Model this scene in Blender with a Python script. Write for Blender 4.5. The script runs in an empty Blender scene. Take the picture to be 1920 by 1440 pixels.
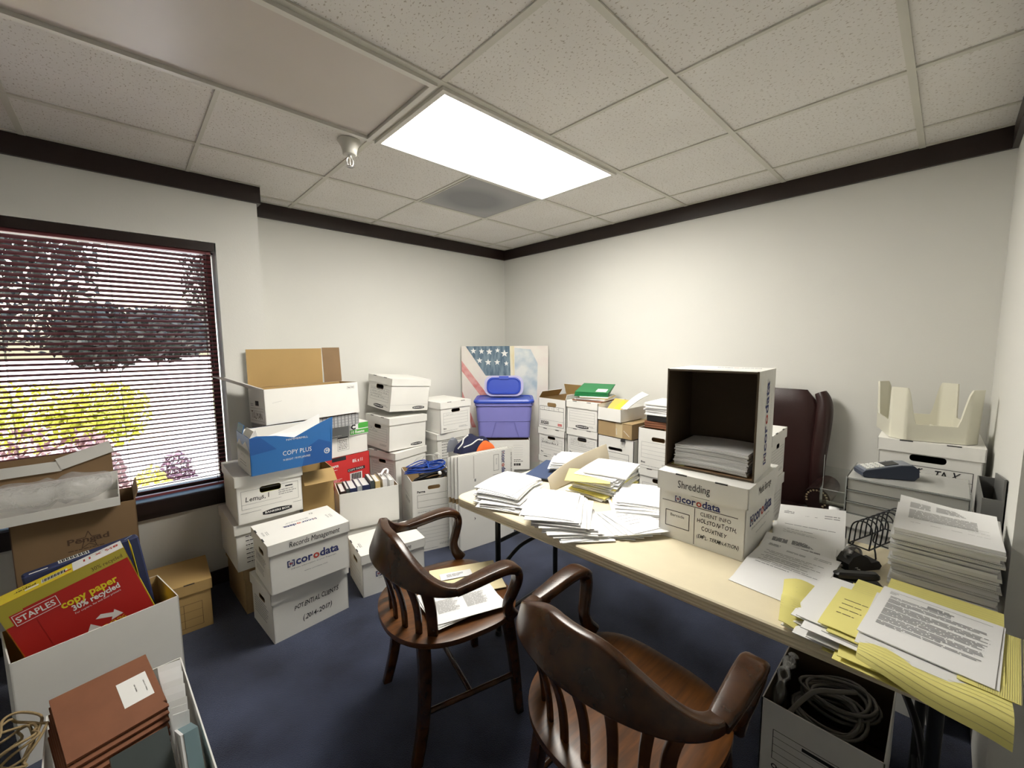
import bpy, math, random
from mathutils import Matrix, Vector, Euler
from mathutils.geometry import tessellate_polygon
random.seed(7)
PI = math.pi
R = math.radians
SC = bpy.context.scene
COL = SC.collection
V = Vector

# ---------------------------------------------------------------- materials
MATS = {}
def mat(name, col, rough=.6, metal=0., var=0., scale=8., bump=0., bscale=60., spec=.5, trans=0., stretch=None, alpha=1., sheen=0., emit=0., col2=None):
    if name in MATS: return MATS[name]
    m = bpy.data.materials.new(name); m.use_nodes = True
    nt = m.node_tree; b = nt.nodes['Principled BSDF']
    c = (col[0], col[1], col[2], 1)
    b.inputs['Base Color'].default_value = c
    b.inputs['Roughness'].default_value = rough
    b.inputs['Metallic'].default_value = metal
    b.inputs['Specular IOR Level'].default_value = spec
    if trans: b.inputs['Transmission Weight'].default_value = trans
    if alpha < 1: b.inputs['Alpha'].default_value = alpha
    if sheen: b.inputs['Sheen Weight'].default_value = sheen
    if emit:
        b.inputs['Emission Color'].default_value = c; b.inputs['Emission Strength'].default_value = emit
    tc = nt.nodes.new('ShaderNodeTexCoord'); vec = tc.outputs['Object']
    if stretch:
        mp = nt.nodes.new('ShaderNodeMapping'); mp.inputs['Scale'].default_value = stretch
        nt.links.new(vec, mp.inputs['Vector']); vec = mp.outputs['Vector']
    if var or col2:
        n = nt.nodes.new('ShaderNodeTexNoise'); n.inputs['Scale'].default_value = scale; n.inputs['Detail'].default_value = 6
        nt.links.new(vec, n.inputs['Vector'])
        r = nt.nodes.new('ShaderNodeValToRGB')
        k = col2 or tuple(max(0, x*(1-var)) for x in col)
        r.color_ramp.elements[0].position = .3; r.color_ramp.elements[1].position = .7
        r.color_ramp.elements[0].color = (*k, 1); r.color_ramp.elements[1].color = c
        nt.links.new(n.outputs['Fac'], r.inputs['Fac']); nt.links.new(r.outputs['Color'], b.inputs['Base Color'])
    if bump:
        n2 = nt.nodes.new('ShaderNodeTexNoise'); n2.inputs['Scale'].default_value = bscale; n2.inputs['Detail'].default_value = 4
        nt.links.new(vec, n2.inputs['Vector'])
        bp = nt.nodes.new('ShaderNodeBump'); bp.inputs['Strength'].default_value = bump; bp.inputs['Distance'].default_value = .004
        nt.links.new(n2.outputs['Fac'], bp.inputs['Height']); nt.links.new(bp.outputs['Normal'], b.inputs['Normal'])
    MATS[name] = m; return m

white = mat('white_cardboard', (.86,.85,.81), .62, var=.05, scale=5, bump=.05)
white2 = mat('aged_white_cardboard', (.78,.77,.73), .65, var=.06, scale=4, bump=.06)
kraft = mat('kraft_cardboard', (.43,.30,.15), .75, var=.12, scale=6, bump=.06)
kraft2 = mat('golden_kraft_cardboard', (.47,.31,.12), .75, var=.08, scale=4, bump=.05)
kraftd = mat('brown_carton_board', (.27,.17,.085), .75, var=.12, scale=6, bump=.06)
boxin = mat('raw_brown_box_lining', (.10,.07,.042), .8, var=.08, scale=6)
ink = mat('black_print', (.015,.015,.018), .7)
inkg = mat('grey_print', (.25,.25,.26), .7)
inkl = mat('pale_grey_print', (.5,.5,.5), .7)
navyi = mat('navy_print', (.03,.04,.16), .7)
redi = mat('red_print', (.5,.06,.04), .7)
brni = mat('brown_print', (.09,.05,.03), .7)
whi = mat('white_print', (.85,.85,.83), .7)
greeni = mat('green_print', (.08,.42,.06), .7)
paper = mat('white_paper', (.86,.86,.86), .75, var=.02, scale=9)
papero = mat('office_paper', (.80,.80,.79), .75, var=.03, scale=9)
yellowp = mat('yellow_legal_paper', (.82,.75,.25), .75, var=.04, scale=9)
lineb = mat('pale_rule_print', (.55,.50,.22), .7)
manila = mat('manila_card', (.72,.55,.25), .7, var=.05)
tanc = mat('tan_folder_card', (.50,.44,.33), .65, var=.06)
redrope = mat('redrope_folder_board', (.25,.095,.045), .75, var=.15, scale=12, bump=.05)
black = mat('black_plastic', (.012,.012,.013), .4)
blackm = mat('black_painted_steel', (.012,.013,.016), .35, metal=.2)
chrome = mat('polished_metal', (.7,.7,.7), .2, metal=1)
navy = mat('navy_board', (.022,.032,.10), .55, var=.1)
navyf = mat('navy_folder_board', (.035,.06,.14), .5, var=.08)
red = mat('red_carton_board', (.50,.022,.018), .5, var=.08, scale=5)
redb = mat('bright_red_carton_board', (.62,.035,.035), .5, var=.05)
yellow = mat('yellow_carton_board', (.85,.68,.03), .5, var=.05)
olive = mat('olive_carton_band', (.46,.39,.05), .5, var=.05)
blueb = mat('blue_carton_board', (.035,.17,.47), .45, var=.06, scale=5)
blued = mat('deep_blue_carton_panel', (.025,.11,.36), .45)
green = mat('green_folder_card', (.02,.22,.07), .5, var=.06)
grey = mat('grey_carton_board', (.42,.44,.44), .6, var=.06)
bindg = mat('slate_binder_cover', (.065,.08,.08), .45, var=.08)
teal = mat('teal_binder_cover', (.20,.30,.33), .5, var=.1)
lav = mat('lavender_tote_plastic', (.25,.245,.62), .35, var=.03, spec=.4)
lavl = mat('pale_lavender_rim_plastic', (.46,.44,.66), .35)
totb = mat('blue_tote_lid_plastic', (.035,.075,.46), .35)
cream = mat('cream_moulded_plastic', (.74,.72,.60), .35, var=.05, scale=6)
tabm = mat('cream_table_plastic', (.80,.715,.515), .45, var=.05, scale=12, bump=.05, bscale=160)
oak = mat('honey_oak_varnish', (.145,.052,.011), .3, stretch=(1.5,14,14), scale=5, col2=(.058,.021,.005), bump=.03)
oakd = mat('dark_oak_varnish', (.066,.023,.006), .27, stretch=(4,4,4), scale=5, col2=(.022,.008,.003), bump=.03)
leather = mat('oxblood_leather', (.030,.010,.009), .35, var=.2, bump=.15, bscale=220)
brass = mat('aged_nail_brass', (.55,.45,.30), .3, metal=1)
mahog = mat('dark_mahogany_trim', (.020,.009,.007), .4, var=.25, scale=10)
slatm = mat('mahogany_blind_slat', (.24,.060,.070), .45, var=.1)
cable = mat('blue_cable_sheath', (.012,.06,.36), .45)
cablew = mat('white_cable_sheath', (.75,.74,.70), .5)
cableg = mat('grey_cable_sheath', (.16,.15,.13), .5)
cloth = mat('navy_knit_fabric', (.012,.015,.05), .9, bump=.3, bscale=200)
clothg = mat('grey_knit_fabric', (.17,.18,.21), .9, bump=.3, bscale=200)
clotho = mat('orange_fabric', (.85,.16,.03), .85, bump=.2, bscale=200)
clothw = mat('white_piping_fabric', (.8,.8,.8), .85)
jute = mat('jute_twine', (.33,.24,.12), .9, bump=.4, bscale=300)
tape = mat('clear_parcel_tape', (.62,.50,.30), .2)
gold = mat('golden_envelope_paper', (.80,.52,.12), .6, var=.05)
tint = mat('pale_blue_print', (.40,.50,.62), .6)
plaid = mat('grey_plaid_board', (.42,.42,.42), .65)

def clear(name, col, gl=.12, rough=.05):
    m = bpy.data.materials.new(name); m.use_nodes = True; nt = m.node_tree
    for n in list(nt.nodes): nt.nodes.remove(n)
    o = nt.nodes.new('ShaderNodeOutputMaterial'); mx = nt.nodes.new('ShaderNodeMixShader')
    t = nt.nodes.new('ShaderNodeBsdfTransparent'); t.inputs[0].default_value = (*col, 1)
    g = nt.nodes.new('ShaderNodeBsdfGlossy'); g.inputs['Roughness'].default_value = rough
    f = nt.nodes.new('ShaderNodeFresnel'); f.inputs[0].default_value = 1.45
    ad = nt.nodes.new('ShaderNodeMath'); ad.operation = 'ADD'; ad.inputs[1].default_value = gl*.3
    nt.links.new(f.outputs[0], ad.inputs[0]); nt.links.new(ad.outputs[0], mx.inputs[0])
    nt.links.new(t.outputs[0], mx.inputs[1]); nt.links.new(g.outputs[0], mx.inputs[2]); nt.links.new(mx.outputs[0], o.inputs[0])
    return m
glass = clear('window_glass', (.96,.97,.97), .02)
acry = clear('clear_acrylic', (.95,.96,.955), .06)
acrye = mat('acrylic_edge', (.42,.44,.43), .15, spec=.8)
film = clear('clear_poly_film', (.80,.80,.80), .5, .22)

# ---------------------------------------------------------------- mesh builder
def I(): return Matrix.Identity(4)
def T(x, y, z): return Matrix.Translation((x, y, z))
def RZ(a): return Matrix.Rotation(a, 4, 'Z')
def RX(a): return Matrix.Rotation(a, 4, 'X')
def RY(a): return Matrix.Rotation(a, 4, 'Y')
def frame(o, u, v):
    u = V(u).normalized(); v = V(v).normalized(); n = u.cross(v)
    m = Matrix((u, v, n)).transposed().to_4x4(); m.translation = V(o); return m

TXT = {}
def glyphs(s, bold=0.):
    k = (s, bold)
    if k in TXT: return TXT[k]
    cu = bpy.data.curves.new('t', 'FONT'); cu.body = s; cu.size = 1; cu.offset = bold; cu.resolution_u = 2
    o = bpy.data.objects.new('t', cu); COL.objects.link(o)
    dg = bpy.context.evaluated_depsgraph_get(); e = o.evaluated_get(dg); me = e.to_mesh()
    vs = [(v.co.x, v.co.y) for v in me.vertices]; fs = [tuple(p.vertices) for p in me.polygons]
    e.to_mesh_clear(); bpy.data.objects.remove(o); bpy.data.curves.remove(cu)
    x0 = min((v[0] for v in vs), default=0); x1 = max((v[0] for v in vs), default=0)
    vs = [(x-x0, y) for x, y in vs]
    TXT[k] = (vs, fs, x1-x0); return TXT[k]

class MB:
    def __init__(s): s.v=[]; s.f=[]; s.m=[]; s.sm=[]; s.mats=[]; s.M=I()
    def mi(s, m):
        if m not in s.mats: s.mats.append(m)
        return s.mats.index(m)
    def add(s, vs, fs, m, M=None, smooth=False):
        W = s.M @ M if M is not None else s.M
        b = len(s.v); s.v += [W @ V(x) for x in vs]; k = s.mi(m)
        for f in fs: s.f.append(tuple(b+i for i in f)); s.m.append(k); s.sm.append(smooth)
    def box(s, m, x0, x1, y0, y1, z0, z1, M=None):
        vs = [(x,y,z) for z in (z0,z1) for y in (y0,y1) for x in (x0,x1)]
        s.add(vs, [(0,2,3,1),(4,5,7,6),(0,1,5,4),(2,6,7,3),(0,4,6,2),(1,3,7,5)], m, M)
    def cbox(s, m, w, d, h, M=None, c=.003):
        # chamfered box centred in x,y and standing on z=0
        a, b = w/2, d/2; out = []
        def ring(i, z): return [(-a+i,-b,z),(a-i,-b,z),(a,-b+i,z),(a,b-i,z),(a-i,b,z),(-a+i,b,z),(-a,b-i,z),(-a,-b+i,z)]
        def ins(z): return [(x*(1-c/a), y*(1-c/b), z) for x,y,_ in ring(c,z)]
        L = [ins(0), ring(c,c), ring(c,h-c), ins(h)]
        vs = [p for l in L for p in l]; fs = [tuple(range(7,-1,-1)), tuple(range(24,32))]
        for k in range(3):
            for i in range(8): j=(i+1)%8; fs.append((k*8+i,k*8+j,k*8+8+j,k*8+8+i))
        s.add(vs, fs, m, M)
    def prism(s, m, pts, z0, z1, M=None, m2=None, smooth=False):
        n = len(pts); vs = [(p[0],p[1],z0) for p in pts]+[(p[0],p[1],z1) for p in pts]
        tri = tessellate_polygon([[V((p[0],p[1],0)) for p in pts]])
        s.add(vs, [tuple(t) for t in tri], m, M); s.add(vs, [tuple(i+n for i in t[::-1]) for t in tri], m, M)
        s.add(vs, [(i,(i+1)%n,(i+1)%n+n,i+n) for i in range(n)], m2 or m, M, smooth)
    def slab(s, mo, mi, fr, W, H, t=.004, hole=None, inset=0., top=None):
        # panel: outer face on the frame's plane, thickness inward; inset narrows its foot
        out = [(inset,0),(W-inset,0)]+([(u*W,v*H) for u,v in top] if top else [(W,H)])+[(0,H)]
        loops = [[V((*p,0)) for p in out]]
        if hole:
            u,v,w,h,r = hole; q=[]
            for cx,cy,a0 in ((u+w-r,v+h-r,0),(u+r,v+h-r,90),(u+r,v+r,180),(u+w-r,v+r,270)):
                for k in range(4): a=R(a0+k*30); q.append((cx+r*math.cos(a), cy+r*math.sin(a)))
            loops.append([V((*p,0)) for p in q])
        flat = [p for l in loops for p in l]
        tri = tessellate_polygon(loops)
        fo=[]
        for a,b,c in tri:
            cr=(flat[b]-flat[a]).cross(flat[c]-flat[a]).z
            fo.append((a,b,c) if cr>0 else (a,c,b))
        s.add([(p.x,p.y,0) for p in flat], fo, mo, fr)
        s.add([(p.x,p.y,-t) for p in flat], [f[::-1] for f in fo], mi, fr)
        b=0
        for l in loops:
            n=len(l); vs=[(p.x,p.y,0) for p in l]+[(p.x,p.y,-t) for p in l]
            s.add(vs, [(i,i+n,(i+1)%n+n,(i+1)%n) for i in range(n)], mi if len(l)>12 else mo, fr)
    # ---- print on faces (fr: u,v,n frame)
    def rect(s, fr, u, v, w, h, m, e=.0006):
        s.add([(u,v,e),(u+w,v,e),(u+w,v+h,e),(u,v+h,e)], [(0,1,2,3)], m, fr)
    def ring(s, fr, u, v, w, h, t, m, e=.0006):
        s.rect(fr,u,v,w,t,m,e); s.rect(fr,u,v+h-t,w,t,m,e); s.rect(fr,u,v+t,t,h-2*t,m,e); s.rect(fr,u+w-t,v+t,t,h-2*t,m,e)
    def seg(s, fr, a, b, t, m, e=.0006):
        a=V(a); b=V(b); d=(b-a); n=V((-d.y,d.x)).normalized()*t/2
        s.add([(*(a-n),e),(*(b-n),e),(*(b+n),e),(*(a+n),e)], [(0,1,2,3)], m, fr)
    def poly(s, fr, pts, m, e=.0006):
        tri = tessellate_polygon([[V((*p,0)) for p in pts]])
        s.add([(*p,e) for p in pts], [tuple(t) for t in tri], m, fr)
    def text(s, fr, st, u, v, h, m, w=None, bold=0., shear=0., rot=0., e=.0008, center=False):
        vs, fs, W = glyphs(st, bold)
        if not vs: return
        k = h/.7; kx = k if w is None else w/W
        c, sn = math.cos(rot), math.sin(rot); out=[]
        for x,y in vs:
            x = x*kx + y*k*shear; y = y*k
            if center: x -= W*kx/2
            out.append((u+c*x-sn*y, v+sn*x+c*y, e))
        s.add(out, fs, m, fr)
    def hand(s, fr, st, u, v, h, m, w=None, rot=0., bold=.02):
        rr = random.Random(st); x = u; tot=[]; k=h/.7
        for ch in st:
            if ch == ' ': tot.append(.3*k); continue
            tot.append((glyphs(ch,bold)[2]+.10)*k)
        kx = 1 if w is None else w/sum(tot); off=0
        for ch, a in zip(st, tot):
            if ch != ' ':
                vs, fs, W = glyphs(ch, bold); sh=.12+rr.uniform(-.12,.12); sc=rr.uniform(.88,1.12); dy=rr.uniform(-.08,.08)*h; ra=rot+rr.uniform(-.1,.1)
                c, sn = math.cos(ra), math.sin(ra); ox=u+math.cos(rot)*off*kx; oy=v+math.sin(rot)*off*kx+dy
                s.add([(ox+c*(x*k*kx+y*k*sh)-sn*y*k*sc, oy+sn*x*k*kx+c*y*k*sc, .0008) for x,y in vs], fs, m, fr)
            off += a
    def scribble(s, fr, u, v, w, h, m, seed=1):
        rg = random.Random(seed); x = u; p = (u, v)
        while x < u+w:
            if rg.random() < .16: x += h*.5; p = (x, v+rg.uniform(0,.3)*h); continue
            x += h*rg.uniform(.16,.34); q2 = (x, v+h*rg.choice((0,.1,.5,.6,.95))+rg.uniform(-.08,.08)*h)
            s.seg(fr, p, q2, h*.11, m); p = q2
    # ---- sweeps
    def tube(s, m, pts, r, n=8, closed=False, M=None, smooth=True):
        P=[V(p) for p in pts]; k=len(P); rr = r if hasattr(r,'__len__') else [r]*k
        up=V((0,0,1)); vs=[]; prev=None
        for i in range(k):
            a = P[i-1] if (i or closed) else P[0]; b = P[(i+1)%k] if (i<k-1 or closed) else P[-1]
            t=(b-a); t = t.normalized() if t.length>1e-9 else V((0,0,1))
            if prev is None: x = t.orthogonal().normalized()
            else:
                x = prev - t*prev.dot(t); x = x.normalized() if x.length>1e-6 else t.orthogonal().normalized()
            prev=x; y=t.cross(x)
            for j in range(n):
                an=2*PI*j/n; vs.append(P[i]+(x*math.cos(an)+y*math.sin(an))*rr[i])
        fs=[(i*n+j,i*n+(j+1)%n,((i+1)%k)*n+(j+1)%n,((i+1)%k)*n+j) for i in range(k if closed else k-1) for j in range(n)]
        s.add(vs, fs, m, M, smooth)
        if not closed: s.add(vs, [tuple(range(n))[::-1], tuple(range((k-1)*n,k*n))], m, M)
    def strip(s, m, secs, M=None, smooth=True, closed=False):
        # secs: list of point rings (same count); closed tube through them
        n=len(secs[0]); k=len(secs); vs=[p for r in secs for p in r]
        fs=[(i*n+j,((i+1)%k)*n+j,((i+1)%k)*n+(j+1)%n,i*n+(j+1)%n) for i in range(k if closed else k-1) for j in range(n)]
        s.add(vs, fs, m, M, smooth)
        if not closed: s.add(vs, [tuple(range(n)), tuple(range((k-1)*n,k*n))[::-1]], m, M)
    def lathe(s, m, prof, n=20, M=None, smooth=True):
        vs=[(r*math.cos(2*PI*j/n), r*math.sin(2*PI*j/n), z) for r,z in prof for j in range(n)]
        fs=[(i*n+j,i*n+(j+1)%n,(i+1)*n+(j+1)%n,(i+1)*n+j) for i in range(len(prof)-1) for j in range(n)]
        s.add(vs, fs, m, M, smooth)
    def build(s, name, parent=None, loc=None, auto=False):
        me=bpy.data.meshes.new(name); me.from_pydata([tuple(v) for v in s.v], [], s.f)
        for m in s.mats: me.materials.append(m)
        me.polygons.foreach_set('material_index', s.m); me.polygons.foreach_set('use_smooth', s.sm); me.update()
        o=bpy.data.objects.new(name, me); COL.objects.link(o)
        if parent: o.parent=parent
        if loc: o.location=loc
        return o

def tag(o, label, cat, group=None, kind=None):
    o['label']=label; o['category']=cat
    if group: o['group']=group
    if kind: o['kind']=kind
    return o
def thing(name, label, cat, loc=(0,0,0), yaw=0., group=None, tilt=(0,0)):
    o=bpy.data.objects.new(name, None); COL.objects.link(o); o.empty_display_size=.05
    o.location=loc; o.rotation_euler=(R(tilt[0]),R(tilt[1]),R(yaw)); return tag(o,label,cat,group)
def struct(mb, name, parent=None):
    o=mb.build(name, parent)
    if not parent: o['kind']='structure'
    return o
def rsec(c, a, b, w, h, r=.25, n=3):
    # rounded rectangle section: centre c, half axes along unit vectors a (width w) and b (height h)
    c=V(c); a=V(a).normalized(); b=V(b).normalized(); k=min(w,h)*r; out=[]
    for sx,sy,a0 in ((1,1,0),(-1,1,90),(-1,-1,180),(1,-1,270)):
        for i in range(n):
            an=R(a0+90*i/(n-1)); out.append(c+a*(sx*(w/2-k)+k*math.cos(an))+b*(sy*(h/2-k)+k*math.sin(an)))
    return out
def smoothpts(P, n=6):
    # Catmull-Rom through P
    P=[V(p) for p in P]; out=[]
    for i in range(len(P)-1):
        p0=P[max(i-1,0)]; p1=P[i]; p2=P[i+1]; p3=P[min(i+2,len(P)-1)]
        for k in range(n):
            t=k/n; out.append(.5*((2*p1)+(p2-p0)*t+(2*p0-5*p1+4*p2-p3)*t*t+(3*p1-p0-3*p2+p3)*t**3))
    return out+[P[-1]]
EXPO, LAMP, SKY, SUN, TILT = 1.85, 9.5, .45, 6.0, 26
# ---------------------------------------------------------------- camera
yaw, pitch, roll = 8.14617452e-01, -1.00620337e-01, -6.2747721e-03
fv = V((math.cos(yaw)*math.cos(pitch), math.sin(yaw)*math.cos(pitch), math.sin(pitch)))
rv = V((math.sin(yaw), -math.cos(yaw), 0)); uv_ = rv.cross(fv)
r2 = rv*math.cos(roll)+uv_*math.sin(roll); u2 = -rv*math.sin(roll)+uv_*math.cos(roll)
cam = bpy.data.objects.new('camera', bpy.data.cameras.new('camera')); COL.objects.link(cam)
mw = Matrix((r2, u2, -fv)).transposed().to_4x4(); mw.translation = (-.951192, -1.382796, 1.49767); cam.matrix_world = mw
cam.data.sensor_width = 36; cam.data.lens = 771.085/1920*36; cam.data.clip_start = .02
SC.camera = cam
SC.view_settings.view_transform = 'Standard'; SC.view_settings.look = 'None'; SC.view_settings.gamma = 1
SC.view_settings.use_curve_mapping = False; SC.view_settings.exposure = EXPO
SC.cycles.use_denoising = True; SC.cycles.max_bounces = 10; SC.cycles.transparent_max_bounces = 24; SC.cycles.sample_clamp_indirect = 8

# ---------------------------------------------------------------- surfaces
def nodemat(name):
    m = bpy.data.materials.new(name); m.use_nodes = True; return m, m.node_tree, m.node_tree.nodes['Principled BSDF']
wallm = mat('painted_wall', (.735,.73,.69), .7, var=.02, scale=2, bump=.10, bscale=140)
# acoustic tile: pale face with dark fissures
tilem, nt, b = nodemat('acoustic_ceiling_tile'); tc = nt.nodes.new('ShaderNodeTexCoord')
def nz(scale, detail=2, st=None):
    n = nt.nodes.new('ShaderNodeTexNoise'); n.inputs['Scale'].default_value = scale; n.inputs['Detail'].default_value = detail
    src = tc.outputs['Object']
    if st:
        mp = nt.nodes.new('ShaderNodeMapping'); mp.inputs['Scale'].default_value = st; nt.links.new(src, mp.inputs[0]); src = mp.outputs[0]
    nt.links.new(src, n.inputs['Vector']); return n.outputs['Fac']
def ramp(x, a, bb, ca, cb):
    r = nt.nodes.new('ShaderNodeValToRGB'); r.color_ramp.elements[0].position = a; r.color_ramp.elements[1].position = bb
    r.color_ramp.elements[0].color = (*ca,1); r.color_ramp.elements[1].color = (*cb,1); nt.links.new(x, r.inputs[0]); return r.outputs[0]
c1 = ramp(nz(150, 1, (1,.55,1)), .31, .37, (.62,.58,.52), (1,1,1)); c2 = ramp(nz(2.5, 3), .3, .7, (.78,.75,.705), (.83,.805,.765))
mx = nt.nodes.new('ShaderNodeMix'); mx.data_type = 'RGBA'; mx.blend_type = 'MULTIPLY'; mx.inputs[0].default_value = 1
nt.links.new(c2, mx.inputs[6]); nt.links.new(c1, mx.inputs[7]); nt.links.new(mx.outputs[2], b.inputs['Base Color'])
b.inputs['Roughness'].default_value = .95
gridm = mat('ceiling_grid_enamel', (.66,.64,.56), .5)
# carpet
carp, nt, b = nodemat('navy_cut_pile_carpet'); tc = nt.nodes.new('ShaderNodeTexCoord')
a1 = ramp(nz(3.2, 5), .32, .68, (.013,.017,.036), (.050,.063,.112)); a2 = ramp(nz(300, 2), .3, .7, (.62,.62,.65), (1.2,1.2,1.2))
mx = nt.nodes.new('ShaderNodeMix'); mx.data_type = 'RGBA'; mx.blend_type = 'MULTIPLY'; mx.inputs[0].default_value = 1
nt.links.new(a1, mx.inputs[6]); nt.links.new(a2, mx.inputs[7]); nt.links.new(mx.outputs[2], b.inputs['Base Color'])
bp = nt.nodes.new('ShaderNodeBump'); bp.inputs['Strength'].default_value = .5; bp.inputs['Distance'].default_value = .01
nt.links.new(nz(260, 3), bp.inputs['Height']); nt.links.new(bp.outputs[0], b.inputs['Normal'])
b.inputs['Roughness'].default_value = 1; b.inputs['Specular IOR Level'].default_value = .1; b.inputs['Sheen Weight'].default_value = .25

H = 2.48; TS = .6096
XL, XR, YB, YW, YN, YR = -2.7, 2.12, 1.98, 1.675, -1.54, -2.7
def bx(name, m, *a, parent=None):
    q = MB(); q.box(m, *a); return struct(q, name, parent)
bx('floor', carp, XL, XR, YR, YB, -.08, 0)
bx('ceiling', tilem, XL, XR, YR, YB, H, H+.06)
bx('wall_right', wallm, XR, XR+.1, YR, YB+.1, -.05, H+.05)
bx('wall_back', wallm, -.27, XR, YB, YB+.1, -.05, H+.05)
WX0, WX1, WZ0, WZ1 = -2.05, -.50, .60, 2.10
q = MB()
q.box(wallm, WX1, -.27, YW, YB+.1, -.05, H+.05)
q.box(wallm, XL, WX0, YW, YB+.1, -.05, H+.05)
q.box(wallm, WX0, WX1, YW, YB+.1, -.05, WZ0); q.box(wallm, WX0, WX1, YW, YB+.1, WZ1, H+.05)
struct(q, 'wall_window')
bx('wall_left', wallm, XL-.1, XL, YR, YB+.1, -.05, H+.05)
bx('wall_rear', wallm, XL, .80, YR-.1, YR, -.05, H+.05)
bx('wall_near', wallm, .80, XR, YR, YN, -.05, H+.05)
# scuffs on the long wall: a faint smear
q = MB()
for (a, b_) in (((2.1195,-.955,2.09),(2.1195,-.935,2.12)),((2.1195,-.94,2.12),(2.1195,-.93,2.20)),):
    pass
# mouldings
MH, MT = .10, .02
def mould(name, x0, x1, y0, y1):
    q = MB(); q.box(mahog, x0, x1, y0, y1, H-MH, H-.001); q.box(mahog, x0+(.0 if x1-x0>.1 else 0), x1, y0, y1, H-MH-.004, H-MH)
    struct(q, name)
mould('trim_1', XR-MT, XR, YN, YB)
mould('trim_2', -.27+MT, XR-MT, YB-MT, YB)
mould('trim_3', XL, -.27+MT, YW-MT, YW)
mould('trim_4', -.27, -.27+MT, YW, YB)
mould('trim_5', .80, XR-MT, YN, YN+MT)
# baseboards
for n, a in (('baseboard_right',(XR-.012,XR,YN,YB)),('baseboard_back',(-.258,XR-.012,YB-.012,YB)),('baseboard_window',(XL,-.27,YW-.012,YW))):
    bx(n, mahog, *a, 0, .09)
# ceiling grid
q = MB()
for i in range(-4, 4):
    x = i*TS; w = .012 if i % 2 == 0 else .008
    ye = YB-MT if x > -.27 else YW-MT
    for ya, yb in (((YR, 0), (TS, ye)) if abs(i) == 1 else ((YR, ye),)): q.box(gridm, x-w, x+w, ya, yb, H-.006, H-.0005)
for j in range(-4, 4):
    y = j*TS
    if y > YB: continue
    w = .012
    x0 = XL if y < YW else -.25
    q.box(gridm, x0, XR-MT, y-w, y+w, H-.0068, H-.0006)
for a in ((XR-MT-.02, XR-MT, YN+MT, YB-MT), (-.25, XR-MT, YB-MT-.02, YB-MT), (XL, -.25, YW-MT-.02, YW-MT)):
    q.box(gridm, *a, H-.0045, H-.0007)
g = struct(q, 'ceiling_grid')

# ---------------------------------------------------------------- ceiling fittings
lampm = bpy.data.materials.new('lit_prismatic_diffuser'); lampm.use_nodes = True; nt = lampm.node_tree
e = nt.nodes.new('ShaderNodeEmission'); e.inputs[0].default_value = (1,.958,.875,1); e.inputs[1].default_value = LAMP
nt.links.new(e.outputs[0], nt.nodes['Material Output'].inputs[0])
enam = mat('white_fixture_enamel', (.72,.70,.64), .4)
offd = mat('unlit_prismatic_diffuser', (.62,.56,.51), .35, var=.04, scale=3)
def ceiling_light(x0, y0, x1, y1, dm, label, drop=.008):
    t = thing('ceiling_light', label, 'ceiling light', ((x0+x1)/2, (y0+y1)/2, H))
    w, d = x1-x0, y1-y0; q = MB(); k = .034
    z0, z1 = -.020, -.001
    q.box(enam,-w/2+.012,w/2-.012,-d/2+.012,-d/2+k,z0,z1); q.box(enam,-w/2+.012,w/2-.012,d/2-k,d/2-.012,z0,z1)
    q.box(enam,-w/2+.012,-w/2+k,-d/2+k,d/2-k,z0,z1); q.box(enam,w/2-k,w/2-.012,-d/2+k,d/2-k,z0,z1)
    q.build('frame', t)
    q = MB(); q.box(dm,-w/2+k+.002,w/2-k-.002,-d/2+k+.002,d/2-k-.002,-drop,-.002); q.build('diffuser', t)
    return t
ceiling_light(0, 0, 2*TS, TS, lampm, 'lit rectangular troffer light glowing white in the middle of the ceiling')
ceiling_light(-2*TS, 0, 0, TS, offd, 'unlit beige troffer light beside the glowing one', drop=.006)
# perforated return-air panel
vm, nt, b = nodemat('dusty_perforated_panel'); tc = nt.nodes.new('ShaderNodeTexCoord')
mp = nt.nodes.new('ShaderNodeMapping'); nt.links.new(tc.outputs['Object'], mp.inputs[0])
gr = nt.nodes.new('ShaderNodeTexGradient'); gr.gradient_type = 'SPHERICAL'; mp.inputs['Scale'].default_value = (3.2,4.2,1)
mp.inputs['Location'].default_value = (.1,-.1,0)
nt.links.new(mp.outputs[0], gr.inputs[0])
r_ = nt.nodes.new('ShaderNodeValToRGB'); r_.color_ramp.elements[0].color = (.40,.40,.40,1); r_.color_ramp.elements[1].color = (.27,.275,.28,1); r_.color_ramp.elements[1].position = .45
nt.links.new(gr.outputs[0], r_.inputs[0]); nt.links.new(r_.outputs[0], b.inputs['Base Color']); b.inputs['Roughness'].default_value = .6
t = thing('air_vent', 'square grey perforated air return panel beside the lit ceiling light', 'air vent', (1.5*TS, 1.5*TS, H))
q = MB(); q.box(vm, -.285,.285,-.285,.285,-.006,-.001); q.build('perforated_panel', t)
q = MB()
for a in ((-.2925,.2925,-.2925,-.285),(-.2925,.2925,.285,.2925),(-.2925,-.285,-.285,.285),(.285,.2925,-.285,.285)): q.box(gridm,*a,-.008,-.001)
q.build('frame', t)
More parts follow.
